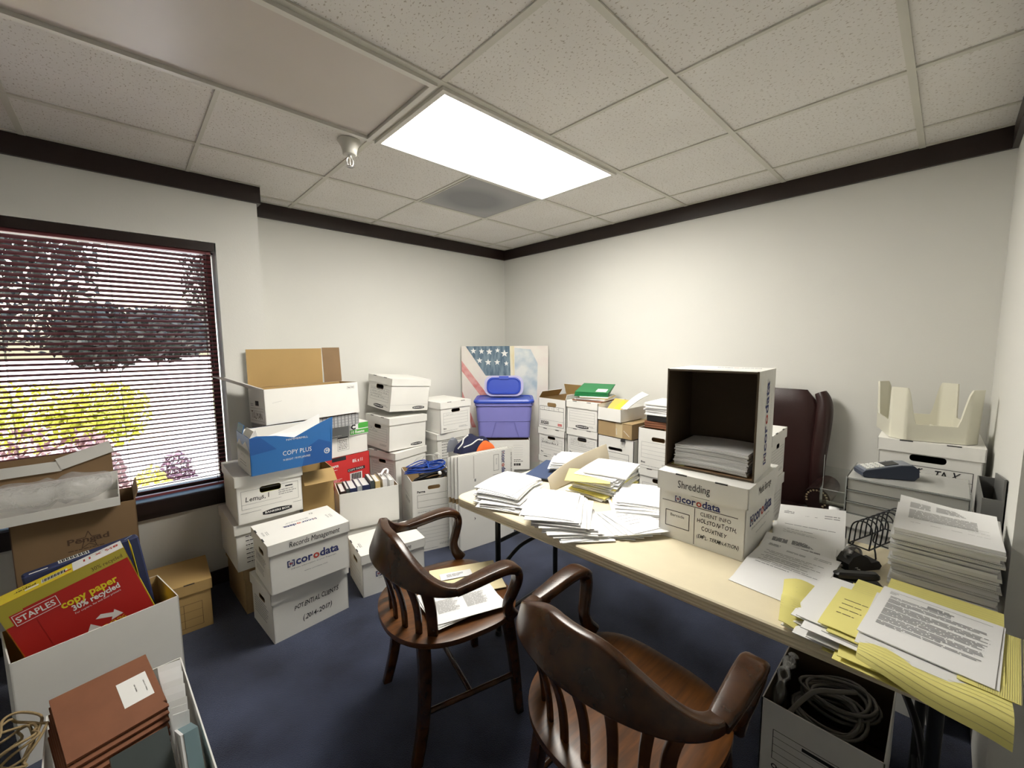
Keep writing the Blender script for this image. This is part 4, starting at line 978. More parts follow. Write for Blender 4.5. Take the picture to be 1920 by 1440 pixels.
# middle front pile, sliding towards the boxes
def Bm(x,y): return -1.2*((x-.40)**2+(y+.16)**2)
pile(.345,-.255,-58,TZ,22,.055,'white sheet fanned out under the middle pile on the table','blank white sheet on top of the middle pile near the table edge','sheets in the middle pile',jit=.016,rot=9,fan=(.03,-.115),fanr=22,B=dome(.37,-.20,.030,.22),mats=[paper,paper,papero],seed=4)
for k in range(11): sheet(.455+.009*k,-.455-.0085*k+.012*(-1)**k,-52+2.6*k+5*(-1)**k,TZ+.0024*(k+1),'white sheet lying flat where the middle pile slides towards the boxes',th=.0016,m=paper,group='sheets sliding flat beside the boxes',kind='note' if k%3==1 else None,seed=k,h=.22,w=.17)
# navy folder with papers beyond the corner pile
sheet(.845,.166,-70,TZ+.012,'navy blue folder lying open at the far end of the table',w=.24,h=.36,th=.006,m=navyf,name='folder',cat='folder',B=lambda x,y:.03*max(0,.28-y)*4*.3)
pile(.955,.128,-62,TZ+.026,12,.034,'white sheet slid across the navy folder','topmost white sheet slid across the navy folder','sheets across the navy folder',jit=.006,rot=5,fan=(-.03,.02),fanr=6,mats=[paper,papero],seed=6,B=dome(.95,.13,.02,.2),w=.17,h=.25)
# curved tan folder standing open against the tall pile
q = MB(); secs=[]; N=14
P0, P1 = V((.585,-.036,TZ)), V((1.06,-.075,TZ+.02))
for i in range(N+1):
    f = i/N; b0 = P0.lerp(P1,f); hgt = .055+.085*f**.8; lean = -.030-.015*math.sin(f*PI)
    secs.append([(b0.x,b0.y+.030*math.sin(f*PI),b0.z),(b0.x+.012,b0.y-.004+.030*math.sin(f*PI)+.022,b0.z+hgt*.55),(b0.x+.03,b0.y+lean*.2+.030*math.sin(f*PI)+.055,b0.z+hgt)])
vs=[V(p) for s_ in secs for p in s_]; k=3; th=V((0,-.0035,0))
q.add(vs,[(i*k+j,(i+1)*k+j,(i+1)*k+j+1,i*k+j+1) for i in range(N) for j in range(2)],tanc,smooth=True); q.add([v+th for v in vs],[(i*k+j,i*k+j+1,(i+1)*k+j+1,(i+1)*k+j) for i in range(N) for j in range(2)],tanc,smooth=True)
per=[i*k for i in range(N+1)]+[N*k+1]+[i*k+2 for i in range(N,-1,-1)]+[1]; L=len(per)
q.add([vs[i] for i in per]+[vs[i]+th for i in per],[(i,(i+1)%L,L+(i+1)%L,L+i) for i in range(L)],tanc)
tag(q.build('folder'),'tan card folder standing curled open beside the pile with yellow sheets','folder')
pile(.866,-.178,-77,TZ,20,.088,'sheet in the tall pile behind the tan folder','white sheet on top of the tall pile behind the tan folder','sheets in the pile behind the tan folder',jit=.012,rot=5,fan=(-.045,-.02),fanr=-8,mats=[paper,papero,yellowp,paper,papero],seed=8,B=dome(.86,-.2,.012,.22),w=.216,h=.33)
sheet(.715,-.175,-58,TZ+.0895,'yellow sheet jutting from under the white top sheets behind the tan folder',th=.0015,m=yellowp,h=.20)
sheet(.87,-.215,-74,TZ+.0985,'second white sheet below the top of the pile behind the tan folder',th=.006,m=paper,B=dome(.86,-.2,.012,.22)) 
pile(.758,-.462,-66,TZ,18,.046,'white sheet fanned between the tan folder pile and the boxes','white sheet on top of the fan next to the boxes','sheets fanned next to the boxes',jit=.012,rot=5,fan=(-.085,.0),fanr=16,mats=[paper,paper,papero,papero,paper,manila],seed=9,B=dome(.80,-.45,.02,.2),h=.25)

# ---------------------------------------------------------------- boxes on the table
def shb(q, F, w, d, h):
    f = F('F'); logo(q, f, w*.20, h*.60, w*.53)
    q.rect(f, w*.04, h*.575, w*.88, .0024, ink); q.rect(f, w*.44, h*.02, .0022, h*.55, ink); q.ring(f, w*.085, h*.19, w*.30, h*.25, .0026, ink)
    q.text(f, 'Barcode', w*.15, h*.355, h*.042, ink, w=w*.17); q.text(f, 'CLIENT INFO', w*.51, h*.475, h*.058, ink, w=w*.34)
    q.hand(f, 'HOLSTON-TOTH,', w*.475, h*.375, h*.062, ink, w=w*.44, bold=.012); q.hand(f, 'COURTNEY', w*.53, h*.26, h*.062, ink, w=w*.28, bold=.012); q.hand(f, '(EMPL. TERMINATION)', w*.475, h*.14, h*.055, ink, w=w*.47, bold=.012)
    r = F('R'); logo(q, r, d*.13, h*.44, d*.74); q.text(r, 'Off-site information at your fingertips', d*.18, h*.36, .008, inkg, w=d*.62); q.text(r, 'www.corodata.com', d*.34, h*.24, .008, inkg, w=d*.34)
def shl(q, F, w, d, h):
    q.text(F('F'), 'Shredding', w*.25, h*.28, h*.40, ink, w=w*.36); q.text(F('R'), 'Media Storage', d*.30, h*.30, h*.40, ink, w=d*.42)
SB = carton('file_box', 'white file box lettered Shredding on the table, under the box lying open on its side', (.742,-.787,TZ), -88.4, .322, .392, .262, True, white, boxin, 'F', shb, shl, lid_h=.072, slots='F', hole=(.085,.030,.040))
t = thing('open_box', 'tall white box open towards the room with papers inside, on the Shredding box', 'box', (.752,-.776,.9998), -86.3)
w_, d_, h_ = .318, .262, .392; q = MB(); e = .004
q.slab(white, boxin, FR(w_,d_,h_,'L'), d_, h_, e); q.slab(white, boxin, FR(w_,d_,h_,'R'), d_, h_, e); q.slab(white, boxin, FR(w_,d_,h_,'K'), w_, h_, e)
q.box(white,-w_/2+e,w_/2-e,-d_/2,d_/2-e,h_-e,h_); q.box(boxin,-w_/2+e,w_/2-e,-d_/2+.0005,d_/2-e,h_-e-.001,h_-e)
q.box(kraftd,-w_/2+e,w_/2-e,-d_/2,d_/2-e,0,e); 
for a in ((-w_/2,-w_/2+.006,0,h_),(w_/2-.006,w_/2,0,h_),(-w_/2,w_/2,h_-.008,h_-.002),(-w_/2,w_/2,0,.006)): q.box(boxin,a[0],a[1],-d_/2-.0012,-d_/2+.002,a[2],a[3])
r = FR(w_,d_,h_,'R'); v = r @ T(d_*.60, h_*.09, 0) @ RZ(PI/2); logo(q, v, 0, -.005, h_*.80); micro(q, r @ T(d_*.80,h_*.30,0) @ RZ(PI/2), 0, 0, .22, .006, 1)
tf = FR(w_,d_,h_,'T'); q.rect(tf, w_*.42, d_*.16, w_*.26, .006, ink); fr = tf @ T(w_*.9,d_*.72,0) @ RZ(PI); logo(q, fr, 0, 0, w_*.5); q.build('body', t)
pile(.752,-.776,-86,.9998+.0055,16,.082,'sheet in the stack inside the tall open box','top sheet of the stack inside the tall open box','sheets inside the tall open box',jit=.004,rot=1.2,mats=[paper,papero],seed=12,w=.262,h=.215,B=lambda x,y:.25*(.018-(y+.776)**2))
sheet(.655,-.665,-86,.9998+.0062,'yellow slip poking out at the floor of the tall open box',w=.05,h=.05,th=.0005,m=yellowp)
# ---------------------------------------------------------------- sheets to the near side of the boxes
def curl(x0, y0, r, hgt): return lambda x, y: hgt*max(0,1-math.hypot(x-x0,y-y0)/r)**2
for k in range(7):
    sheet(.86+.006*(k%3),-1.085+.010*((k*7)%3),-80+3*((k*5)%4),TZ+.0022*(k+1),'printed sheet in the low pile between the boxes and the wire sorter',th=.0016,m=papero,group='printed sheets by the wire sorter',kind=('form','table',None)[k%3],seed=k+20)
sheet(.915,-1.062,-82,TZ+.0186,'printed sheet curling up at the far edge of the low pile by the sorter',th=.001,m=papero,kind='form',B=lambda x,y:.9*max(0,x-.90)**2*3,seed=44)
sheet(.70,-1.065,-84,TZ+.0205,'grey-looking printed sheet lying under the front letter beside the boxes',th=.001,m=papero,kind='table',seed=45)
sheet(.578,-1.066,-92.5,TZ+.0225,'long printed sheet reaching to the bare part of the table beside the boxes',w=.222,h=.35,th=.0009,m=paper,kind='form',seed=46,B=lambda x,y:-.0215*min(1,max(0,(.56-x)/.12)))
# ---------------------------------------------------------------- big yellow and white pile at the near end
def By(x, y): return -.12*max(0,.36-x)**2*4-.05*max(0,y+1.24)
rg = random.Random(5); z = TZ
for i in range(18):
    m = [papero,yellowp,paper,papero][i%4]; f = i/17
    a = -92+rg.uniform(-5,5); hh = .33 if m is yellowp else .279; ww = .216
    cx, cy = .395+rg.uniform(-.02,.035), (-1.345 if i%2 else -1.275)+rg.uniform(-.02,.03); hy = abs(ww/2*math.sin(R(a)))+abs(hh/2*math.cos(R(a))); cy = max(cy,-1.537+hy); z += .003
    sheet(cx, cy, a, z, ('yellow ruled sheet' if m is yellowp else 'white sheet')+' inside the big pile at the near end of the table', ww, hh, .0019, m, By, f, 'ruled' if m is yellowp else None, lineb, 'yellow sheets in the near-end pile' if m is yellowp else 'white sheets in the near-end pile', seed=i+60)
Z1 = z
sheet(.385,-1.262,-94,Z1+.0055,'yellow sheet with handwriting jutting from the big pile towards the boxes',w=.105,h=.225,th=.0015,m=yellowp,B=By,kind='note',inkm=brni,seed=70)
sheet(.385,-1.150,-80,Z1-.0290,'crumpled yellow sheet at the outer corner of the big near-end pile',w=.10,h=.22,th=.0012,m=yellowp,B=lambda x,y:.012*math.sin(40*x)+.008*math.sin(50*y+1),kind='ruled',inkm=lineb)
sheet(.47,-1.41,-93,Z1+.0078,'yellow ruled sheet showing beyond the head of the printed letter',w=.214,h=.35,th=.0015,m=yellowp,B=By,kind='ruled',inkm=lineb,seed=71)
sheet(.425,-1.402,-95,Z1+.0105,'second white letter squared under the printed letter at the near end',w=.22,h=.284,th=.0018,m=paper,B=By)
sheet(.424,-1.398,-95.5,Z1+.0125,'printed letter on top of the big yellow and white pile',w=.218,h=.284,th=.0012,m=paper,B=By,kind='letter',inkm=mat('soft_grey_print',(.34,.34,.35),.7),seed=3)
sheet(.40,-1.493,-4,Z1+.0055,'yellow ruled sheet sticking out along the near wall below the letter',w=.28,h=.085,th=.001,m=yellowp,kind='ruled',inkm=lineb)
# legal sheets drooping over the table edge
def droop(name, label, y0, y1, x0, xe, z0, drop, m, off=0.):
    q = MB(); N, K = 14, 10; G = []
    for j in range(N+1):
        f = j/N
        for i in range(K+1):
            y = y0+(y1-y0)*i/K; dr = drop*(.25+.75*(i/K)**.8); L = (x0-xe)+dr; s_ = f*L
            if s_ < x0-xe: x, zz = x0-s_, z0
            else: r_ = s_-(x0-xe); x, zz = xe-.030*(1-math.exp(-r_*40))-.02*r_, z0-r_*(1-.5*math.exp(-r_*30))
            G.append(V((x,y,zz+.003*math.sin(i*.9)*f)))
    k = K+1; n = len(G); nn=[V((.0014,0,-.0007))]*n
    q.add(G,[(j*k+i,j*k+i+1,(j+1)*k+i+1,(j+1)*k+i)[::-1] for j in range(N) for i in range(K)],m,smooth=True); q.add([g+V((.0009,0,-.0009)) for g in G],[(j*k+i,j*k+i+1,(j+1)*k+i+1,(j+1)*k+i) for j in range(N) for i in range(K)],m,smooth=True)
    for j in range(2,N): q.add([v+V((-.0006,0,.0006)) for i in range(K+1) for v in (G[j*k+i], G[j*k+i].lerp(G[(j+1)*k+i],.08))],[(2*i,2*i+2,2*i+3,2*i+1) for i in range(K)],lineb)
    return tag(q.build(name), label, 'paper')
droop('legal_sheet','yellow legal sheet hanging down over the table edge below the printed letter',-1.285,-1.515,.36,.222,Z1+.0016,.062,yellowp)
sheet(.388,-1.392,-93,Z1+.0068,'white sheet showing below the foot of the printed letter',w=.216,h=.279,th=.0012,m=papero,B=By)
# ---------------------------------------------------------------- tall stack against the near wall
def Bt(x, y): return .60*max(0,x-.83)**2*(1 if y < -1.2 else 0)+.9*max(0,x-.85)*max(0,y+1.43)
rg = random.Random(17); z = TZ; N = 34; Hs = .205; tk = [rg.choice((.4,.6,.8,1,1.5,2.2)) for _ in range(N)]; tk = [x*Hs/sum(tk) for x in tk]
for i in range(N):
    f = i/(N-1); z += tk[i]; top = i == N-1
    a = -90+rg.uniform(-1.2,1.2); cx, cy = .885-.055*f+rg.uniform(-.007,.007), -1.412+rg.uniform(-.006,.006)
    hy = abs(.108*math.sin(R(a)))+abs(.14*math.cos(R(a))); cy = max(cy,-1.5375+hy)
    sheet(cx, cy, a, z, 'printed sheet curling up on top of the tall stack by the near wall' if top else 'bundle of sheets in the tall stack by the near wall', .216, .279, tk[i]-.0011, papero if i%3 else paper, Bt, f**2, 'table' if top else None, inkl, None if top else 'bundles in the tall stack', seed=i, name='paper_sheet' if top else 'paper_bundle')
# ---------------------------------------------------------------- wire sorter, tape dispenser
t = thing('wire_sorter', 'black wire desk sorter with looped dividers beside the tall paper stack', 'desk sorter', (.985,-1.252,TZ), -18)
q = MB()
for sy in (-1,1): q.tube(blackm, [(-.125,sy*.030,.045),(.125,sy*.030,.045)], .0026, 6)
q.tube(blackm, [(-.125,-.03,.045),(-.125,.03,.045)], .0026, 6); q.tube(blackm, [(.125,-.03,.045),(.125,.03,.045)], .0026, 6)
for sx in (-.09,.06): q.tube(blackm, smoothpts([(sx,-.03,.045),(sx,-.035,.02),(sx,-.03,.003),(sx,.03,.003),(sx,.035,.02),(sx,.03,.045)],4), .0026, 6)
q.build('base_frame', t)
for k in range(8):
    x = -.125+.0357*k; q = MB(); q.tube(blackm, smoothpts([(x,-.03,.045),(x+.012,-.030,.105),(x+.018,-.018,.126),(x+.019,0,.132),(x+.018,.018,.126),(x+.012,.030,.105),(x,.03,.045)],4), .0024, 6); q.build('divider_loop', t)
t = thing('tape_dispenser', 'black desk tape dispenser in front of the wire sorter', 'tape dispenser', (.80,-1.225,TZ), -35)
q = MB(); pr = [(-.065,0),(.055,0),(.062,.012),(.050,.028),(.020,.026),(.005,.045),(-.02,.058),(-.05,.050),(-.066,.028)]; q.prism(black, pr, -.022, .022, RX(PI/2)); q.build('body', t)
q = MB(); q.lathe(film, [(.012,-.009),(.030,-.009),(.030,.009),(.012,.009),(.012,-.009)], 20, T(-.03,0,.048) @ RX(PI/2)); q.build('tape_roll', t.children[0])
t = thing('stapler', 'small black stapler half hidden behind the yellow sheet', 'stapler', (.675,-1.235,TZ), -62)
q = MB(); q.cbox(black,.12,.034,.012,None,.004); q.build('base', t); q = MB(); q.cbox(black,.115,.030,.022,T(-.003,0,.016) @ RY(R(-6)),.006); q.build('arm', t)
# ---------------------------------------------------------------- boxes behind, letter tray, card terminal
for z, lb in ((0,'lowest white box under the clear letter tray'),(.258,'middle white box under the clear letter tray'),(.516,'top white box directly under the clear letter tray')):
    carton('file_box', lb, (1.365,-1.30,z), -90, .345, .30, .255, True, white, kraft, '', None, slots='')
t = thing('letter_tray', 'clear acrylic three-tier letter tray behind the wire sorter', 'letter tray', (1.365,-1.30,.772), -90)
for k in range(4):
    q = MB(); z = .001+.050*k; q.box(acry,-.172,.172,-.145,.145,z,z+.003); q.box(acrye,-.172,.172,-.1475,-.145,z,z+.003); q.build('shelf', t)
q = MB()
for s in (-1,1):
    q = MB(); q.box(acry, s*.175-.002, s*.175+.002, -.147, .147, 0, .158); q.box(acrye, s*.175-.002, s*.175+.002, -.149, -.147, 0, .158); q.build('side_wall', t)
frost = mat('frosted_pale_acrylic', (.50,.50,.47), .35)
for k in range(3):
    q = MB(); q.box(frost,-.170,.170,-.143,-.140,.006+.05*k,.049+.05*k); q.box(frost,-.170,.170,-.140,.13,.006+.05*k,.0075+.05*k); q.build('drawer', t)
q = MB(); q.box(mat('smoked_clear_top', (.42,.42,.40), .15),-.172,.172,-.145,.145,.1545,.1565); q.build('top_sheet', t)
for k in range(0): sheet(1.365,-1.30,-90,.772+.0075+.05*k,'loose pale sheets lying on a shelf of the clear letter tray',w=.30,h=.24,th=.002,m=papero,group='sheets in the letter tray')
t = thing('brochure_holder', 'clear acrylic brochure holder at the chair end of the letter tray', 'brochure holder', (1.30,-1.075,.772), -90)
q = MB(); q.box(acry,-.045,.045,.03,.033,0,.16); q.box(acry,-.045,.045,-.03,-.027,0,.07); q.box(acry,-.045,.045,-.027,.03,0,.003); q.box(acrye,-.0465,-.045,.029,.034,0,.21); q.box(acry,-.047,-.045,-.03,.033,0,.07); q.box(acry,.045,.047,-.03,.033,0,.07); q.box(acrye,-.045,.045,-.031,-.029,.068,.071); q.box(acrye,.044,.047,.029,.034,0,.16); q.build('pocket', t)
q = MB(); q.lathe(paper, [(.001,0),(.02,0),(.022,.3),(.019,.769),(.001,.769)], 16); tag(q.build('paper_roll', None, (1.27,-1.085,0)), 'white rolled paper standing under the clear brochure holder', 'paper roll')
termg = mat('slate_blue_plastic', (.17,.19,.23), .35); keym = mat('pale_key_plastic', (.75,.75,.72), .4)
t = thing('card_terminal', 'slate blue card payment terminal with pale keys on the clear letter tray', 'card terminal', (1.335,-1.235,.772+.1585), -62)
q = MB(); pr = [(-.092,.004),(-.088,.0),(.080,0),(.094,.016),(.092,.045),(.075,.060),(.035,.056),(-.085,.026),(-.093,.018)]; q.prism(mat('charcoal_navy_plastic',(.03,.04,.07),.4), pr, -.040, .040, RX(PI/2)); q.prism(termg, [(-.085,.0262),(.035,.0562),(.075,.0602),(.070,.063),(.035,.060),(-.083,.030)], -.038, .038, RX(PI/2)); q.build('body', t)
fr = frame((-.080,-.034,.0315),(1,0,.25),(0,1,0))
q = MB()
for i in range(4):
    for j in range(4): q.box(keym, .003+.0165*i, .015+.0165*i, .003+.016*j, .014+.016*j, 0, .004, fr)
q.build('keypad', t.children[0])
q = MB(); q.box(black, .070, .115, .010, .058, .0, .0022, fr); q.build('screen', t.children[0])
# tax box stack with the upturned step stool
for z, lb in ((0,'lowest white box of the stack in the near corner'),(.262,'middle white box of the stack in the near corner')):
    carton('file_box', lb, (1.79,-1.348,z), -89, .335, .41, .26, True, white, kraft, '', bankers(4,ban=False), slots='')
def tax(q, F, w, d, h):
    f = F('F'); q.ring(f, w*.07, h*.10, w*.86, h*.50, .0022, ink); q.rect(f, w*.07, h*.42, w*.86, .0018, ink); q.rect(f, w*.07, h*.25, w*.86, .0018, ink)
    q.hand(f, '2014', w*.20, h*.44, h*.13, ink, w=w*.24, bold=.012); q.hand(f, 'TAX', w*.56, h*.44, h*.13, ink, w=w*.24, bold=.012); q.hand(f, '15', w*.36, h*.28, h*.11, ink, w=w*.10, bold=.012); q.seg(f,(w*.33,h*.45),(w*.46,h*.56),.004,ink); q.seg(f,(w*.34,h*.55),(w*.46,h*.47),.004,ink)
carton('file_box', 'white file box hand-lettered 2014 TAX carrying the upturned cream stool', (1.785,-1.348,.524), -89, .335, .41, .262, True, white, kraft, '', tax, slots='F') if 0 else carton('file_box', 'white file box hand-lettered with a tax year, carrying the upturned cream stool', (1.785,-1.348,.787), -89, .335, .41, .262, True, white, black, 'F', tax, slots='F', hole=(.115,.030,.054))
carton('file_box', 'third white box up the stack in the near corner', (1.79,-1.348,.524), -89, .335, .41, .26, True, white, kraft, '', bankers(4,ban=False), slots='')
t = thing('step_stool', 'cream plastic step stool turned upside down, four legs in the air', 'step stool', (1.785,-1.322,1.051), -76)
a, b_, ch = .142, .188, .044; per = [(-a+ch,-b_),(a-ch,-b_),(a,-b_+ch),(a,b_-ch),(a-ch,b_),(-a+ch,b_),(-a,b_-ch),(-a,-b_+ch)]
pts = []
for i in range(8):
    p, p2 = V((*per[i],0)), V((*per[(i+1)%8],0)); n = max(4, int((p2-p).length/.008))
    pts += [p.lerp(p2, k/n) for k in range(n)]
cs = [V((sx*(a-ch/2), sy*(b_-ch/2), 0)) for sx in (-1,1) for sy in (-1,1)]
def lh(p):
    d = min((p-c_).length for c_ in cs); k = min(1,max(0,(d-.030)/.030)); k = k*k*(3-2*k); return .235*(1-k)+.074*k
n = len(pts); q = MB(); rows = []
for f in range(7): rows.append([V((p.x*(1+.04*(lh(p)*f/6)/.235), p.y*(1+.04*(lh(p)*f/6)/.235), lh(p)*f/6)) for p in pts])
vs = [v for r_ in rows for v in r_]; vi = [V((v.x*.962, v.y*.967, v.z)) for v in vs]
fo = [(k*n+i,k*n+(i+1)%n,(k+1)*n+(i+1)%n,(k+1)*n+i) for k in range(6) for i in range(n)]
q.add(vs, fo, cream, smooth=True); q.add(vi, [f_[::-1] for f_ in fo], cream, smooth=True); q.add(rows[-1]+[V((v.x*.962,v.y*.967,v.z)) for v in rows[-1]], [(i,(i+1)%n,n+(i+1)%n,n+i) for i in range(n)], cream)
q.build('leg_skirt', t)
q = MB(); q.prism(cream, [(p.x*.96,p.y*.96) for p in pts], .002, .010); q.build('tread_plate', t)
q = MB()
for s in (-.06,.06): q.box(cream, s-.002, s+.002, -.15, .15, .0105, .03)
q.build('stiffening_rib', t)
# grey wall pocket by the near wall
gp = mat('smoky_grey_plastic', (.13,.13,.125), .4)
t = thing('hanging_file_pocket', 'smoky grey plastic file pocket fixed to the near wall above the paper stack', 'file pocket', (1.19,-1.537,.86), 0)
q = MB(); q.add([(-.16,.001,0),(.16,.001,0),(.16,.001,.15),(-.16,.001,.20),(-.16,.006,0),(.16,.006,0),(.16,.006,.15),(-.16,.006,.20)],[(0,1,2,3),(4,7,6,5),(0,4,5,1),(1,5,6,2),(2,6,7,3),(3,7,4,0)],gp); q.build('back_plate', t)
q = MB(); q.box(gp,-.16,.16,.045,.048,0,.13); q.box(gp,-.16,-.157,.006,.045,0,.13); q.box(gp,.157,.16,.006,.045,0,.13); q.box(black,-.157,.157,.006,.045,0,.003); q.build('pocket_front', t)
# ---------------------------------------------------------------- stack behind the table and the leather chair
for k, z in enumerate((0,.256,.512)):
    carton('file_box', 'white file box, %s of the four stacked against the leather chair'%('lowest','second','third')[k], (1.53,-.600,z), 1, .325, .40, .254, True, white, kraft, '' , bankers(5,ban=False,brand=None), slots='')
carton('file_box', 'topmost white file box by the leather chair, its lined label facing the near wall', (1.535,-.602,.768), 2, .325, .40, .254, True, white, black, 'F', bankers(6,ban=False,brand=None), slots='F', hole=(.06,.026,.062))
t = thing('executive_chair', 'dark oxblood leather executive chair against the long wall', 'chair', (1.93,-.61,0), 180)
# local: front +x after the 180 turn faces the room; y mirrored
def pad(q, m, x0, x1, y0, y1, z0, z1, r):
    secs = []
    for k in range(9):
        f = k/8; zz = z0+(z1-z0)*f; ins = r*(1-math.sqrt(max(0,1-(2*f-1)**2)))*.8
        secs.append([(x,y,zz) for x,y in [( (x0+x1)/2+px_*(1-2*ins/(x1-x0)), (y0+y1)/2+py_*(1-2*ins/(y1-y0))) for px_,py_ in rrect(x1-x0, y1-y0, r, 6)]])
    q.strip(m, secs)
q = MB(); secs = []
for k in range(13):
    f = k/12; z = .50+.70*f; wd = .255+.018*math.sin(f*PI); top = max(0,(f-.80)/.2); xo = -.10-.035*f; thk = .060*math.sqrt(max(.02,1-top**2))
    wd2 = wd*(1-.22*top**2.5)
    secs.append([(xo+thk*math.cos(a_)*(.6+.0), wd2*math.copysign(abs(math.sin(a_))**.45, math.sin(a_)), z) if 1 else 0 for a_ in [2*PI*i/24 for i in range(24)]])
q.strip(leather, secs); q.build('backrest', t)
for s in (1,-1):
    q = MB(); q.tube(leather, smoothpts([(-.07,s*.285,.52),(-.075,s*.285,.80),(-.09,s*.295,1.02),(-.105,s*.292,1.13),(-.115,s*.268,1.19)],6), [.030+.012*math.sin(PI*i/24) for i in range(25)], 12); q.build('wing_roll', t)
q = MB(); pad(q, leather, -.06, .20, -.27, .27, .40, .52, .05); q.build('seat', t)
for s in (1,-1):
    q = MB(); sec = [(0,.355),(.0,.30),(.055,.30),(.07,.50)]; P = []
    for i in range(20): a_ = R(-70+300*i/19); P.append((s*.335+.060*math.cos(a_)*s, .645+.060*math.sin(a_)))
    prof = [(s*.30,.34),(s*.345,.34)]+[(s*.352,.50)]+P+[(s*.30,.50)]
    pf = prof if s > 0 else prof[::-1]
    q.prism(leather, pf, -.09, .205, Matrix(((0,0,1,0),(1,0,0,0),(0,1,0,0),(0,0,0,1)))); am = q.build('arm', t)
    q = MB()
    nl = [(s*.312,.36+.0175*i) for i in range(8)]+[(s*.335+.046*math.cos(R(200-18*i))*s, .645+.046*math.sin(R(200-18*i))) for i in range(15)]+[(s*.345,.575-.0175*i) for i in range(12)]
    for y_, z_ in nl: q.lathe(brass, [(.0055,0),(.004,.003),(.0005,.0042)], 8, T(.2052,y_,z_) @ RY(PI/2))
    q.build('nailhead', am)
q = MB(); pad(q, leather, -.12, .20, -.31, .31, .30, .40, .04); q.build('seat_base', t)
q = MB(); q.tube(blackm, [(0.03,0,.08),(0.03,0,.30)], .03, 12)
for k in range(5):
    a_ = 2*PI*k/5; q.tube(blackm, [(0.03,0,.10),(0.03+.15*math.cos(a_),.15*math.sin(a_),.075),(0.03+.165*math.cos(a_),.26*math.sin(a_),.058)], [.022,.018,.014], 8); q.lathe(black, [(.001,-.012),(.024,-.012),(.026,0),(.024,.012),(.001,.012)], 14, T(.03+.165*math.cos(a_),.26*math.sin(a_),.027) @ RX(PI/2))
q.build('swivel_base', t)
# ---------------------------------------------------------------- box of cables under the table
def utb(q, F, w, d, h):
    f = F('F'); form(q, f, w*.12, h*.26, w*.80, h*.40, 4, ink, .002); q.rect(f, w*.38, h*.585, w*.34, .012, ink); q.text(f, 'Quill', w*.12, h*.14, h*.06, ink, bold=.03); micro(q, f, w*.12, h*.06, w*.5, .012, 1)
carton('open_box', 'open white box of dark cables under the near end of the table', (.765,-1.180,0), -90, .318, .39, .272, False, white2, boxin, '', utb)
coil('cable', 'coiled black cable heaped in the box under the table', 'cable', cableg, .0055, [(0,-.03,.0,.10,.10,.01,7),(.02,.05,.02,.10,.09,.008,6)], T(.765,-1.180,.205) @ RZ(R(-90)), 9)
q = MB(); q.tube(cableg, smoothpts([(.60,-1.09,.23),(.66,-1.12,.27),(.72,-1.15,.285),(.78,-1.20,.275),(.84,-1.24,.262)],6), .008, 8); tag(q.build('grey_cable'),'thick grey cable arching above the black coil in the box under the table','cable')
q = MB(); q.tube(film, smoothpts([(.61,-1.055,.16),(.68,-1.05,.25),(.76,-1.048,.285),(.86,-1.05,.27)],5), [.018+.006*math.sin(i*1.7) for i in range(16)], 10); tag(q.build('plastic_bag'),'crumpled clear plastic bag at the side of the box under the table','bag')
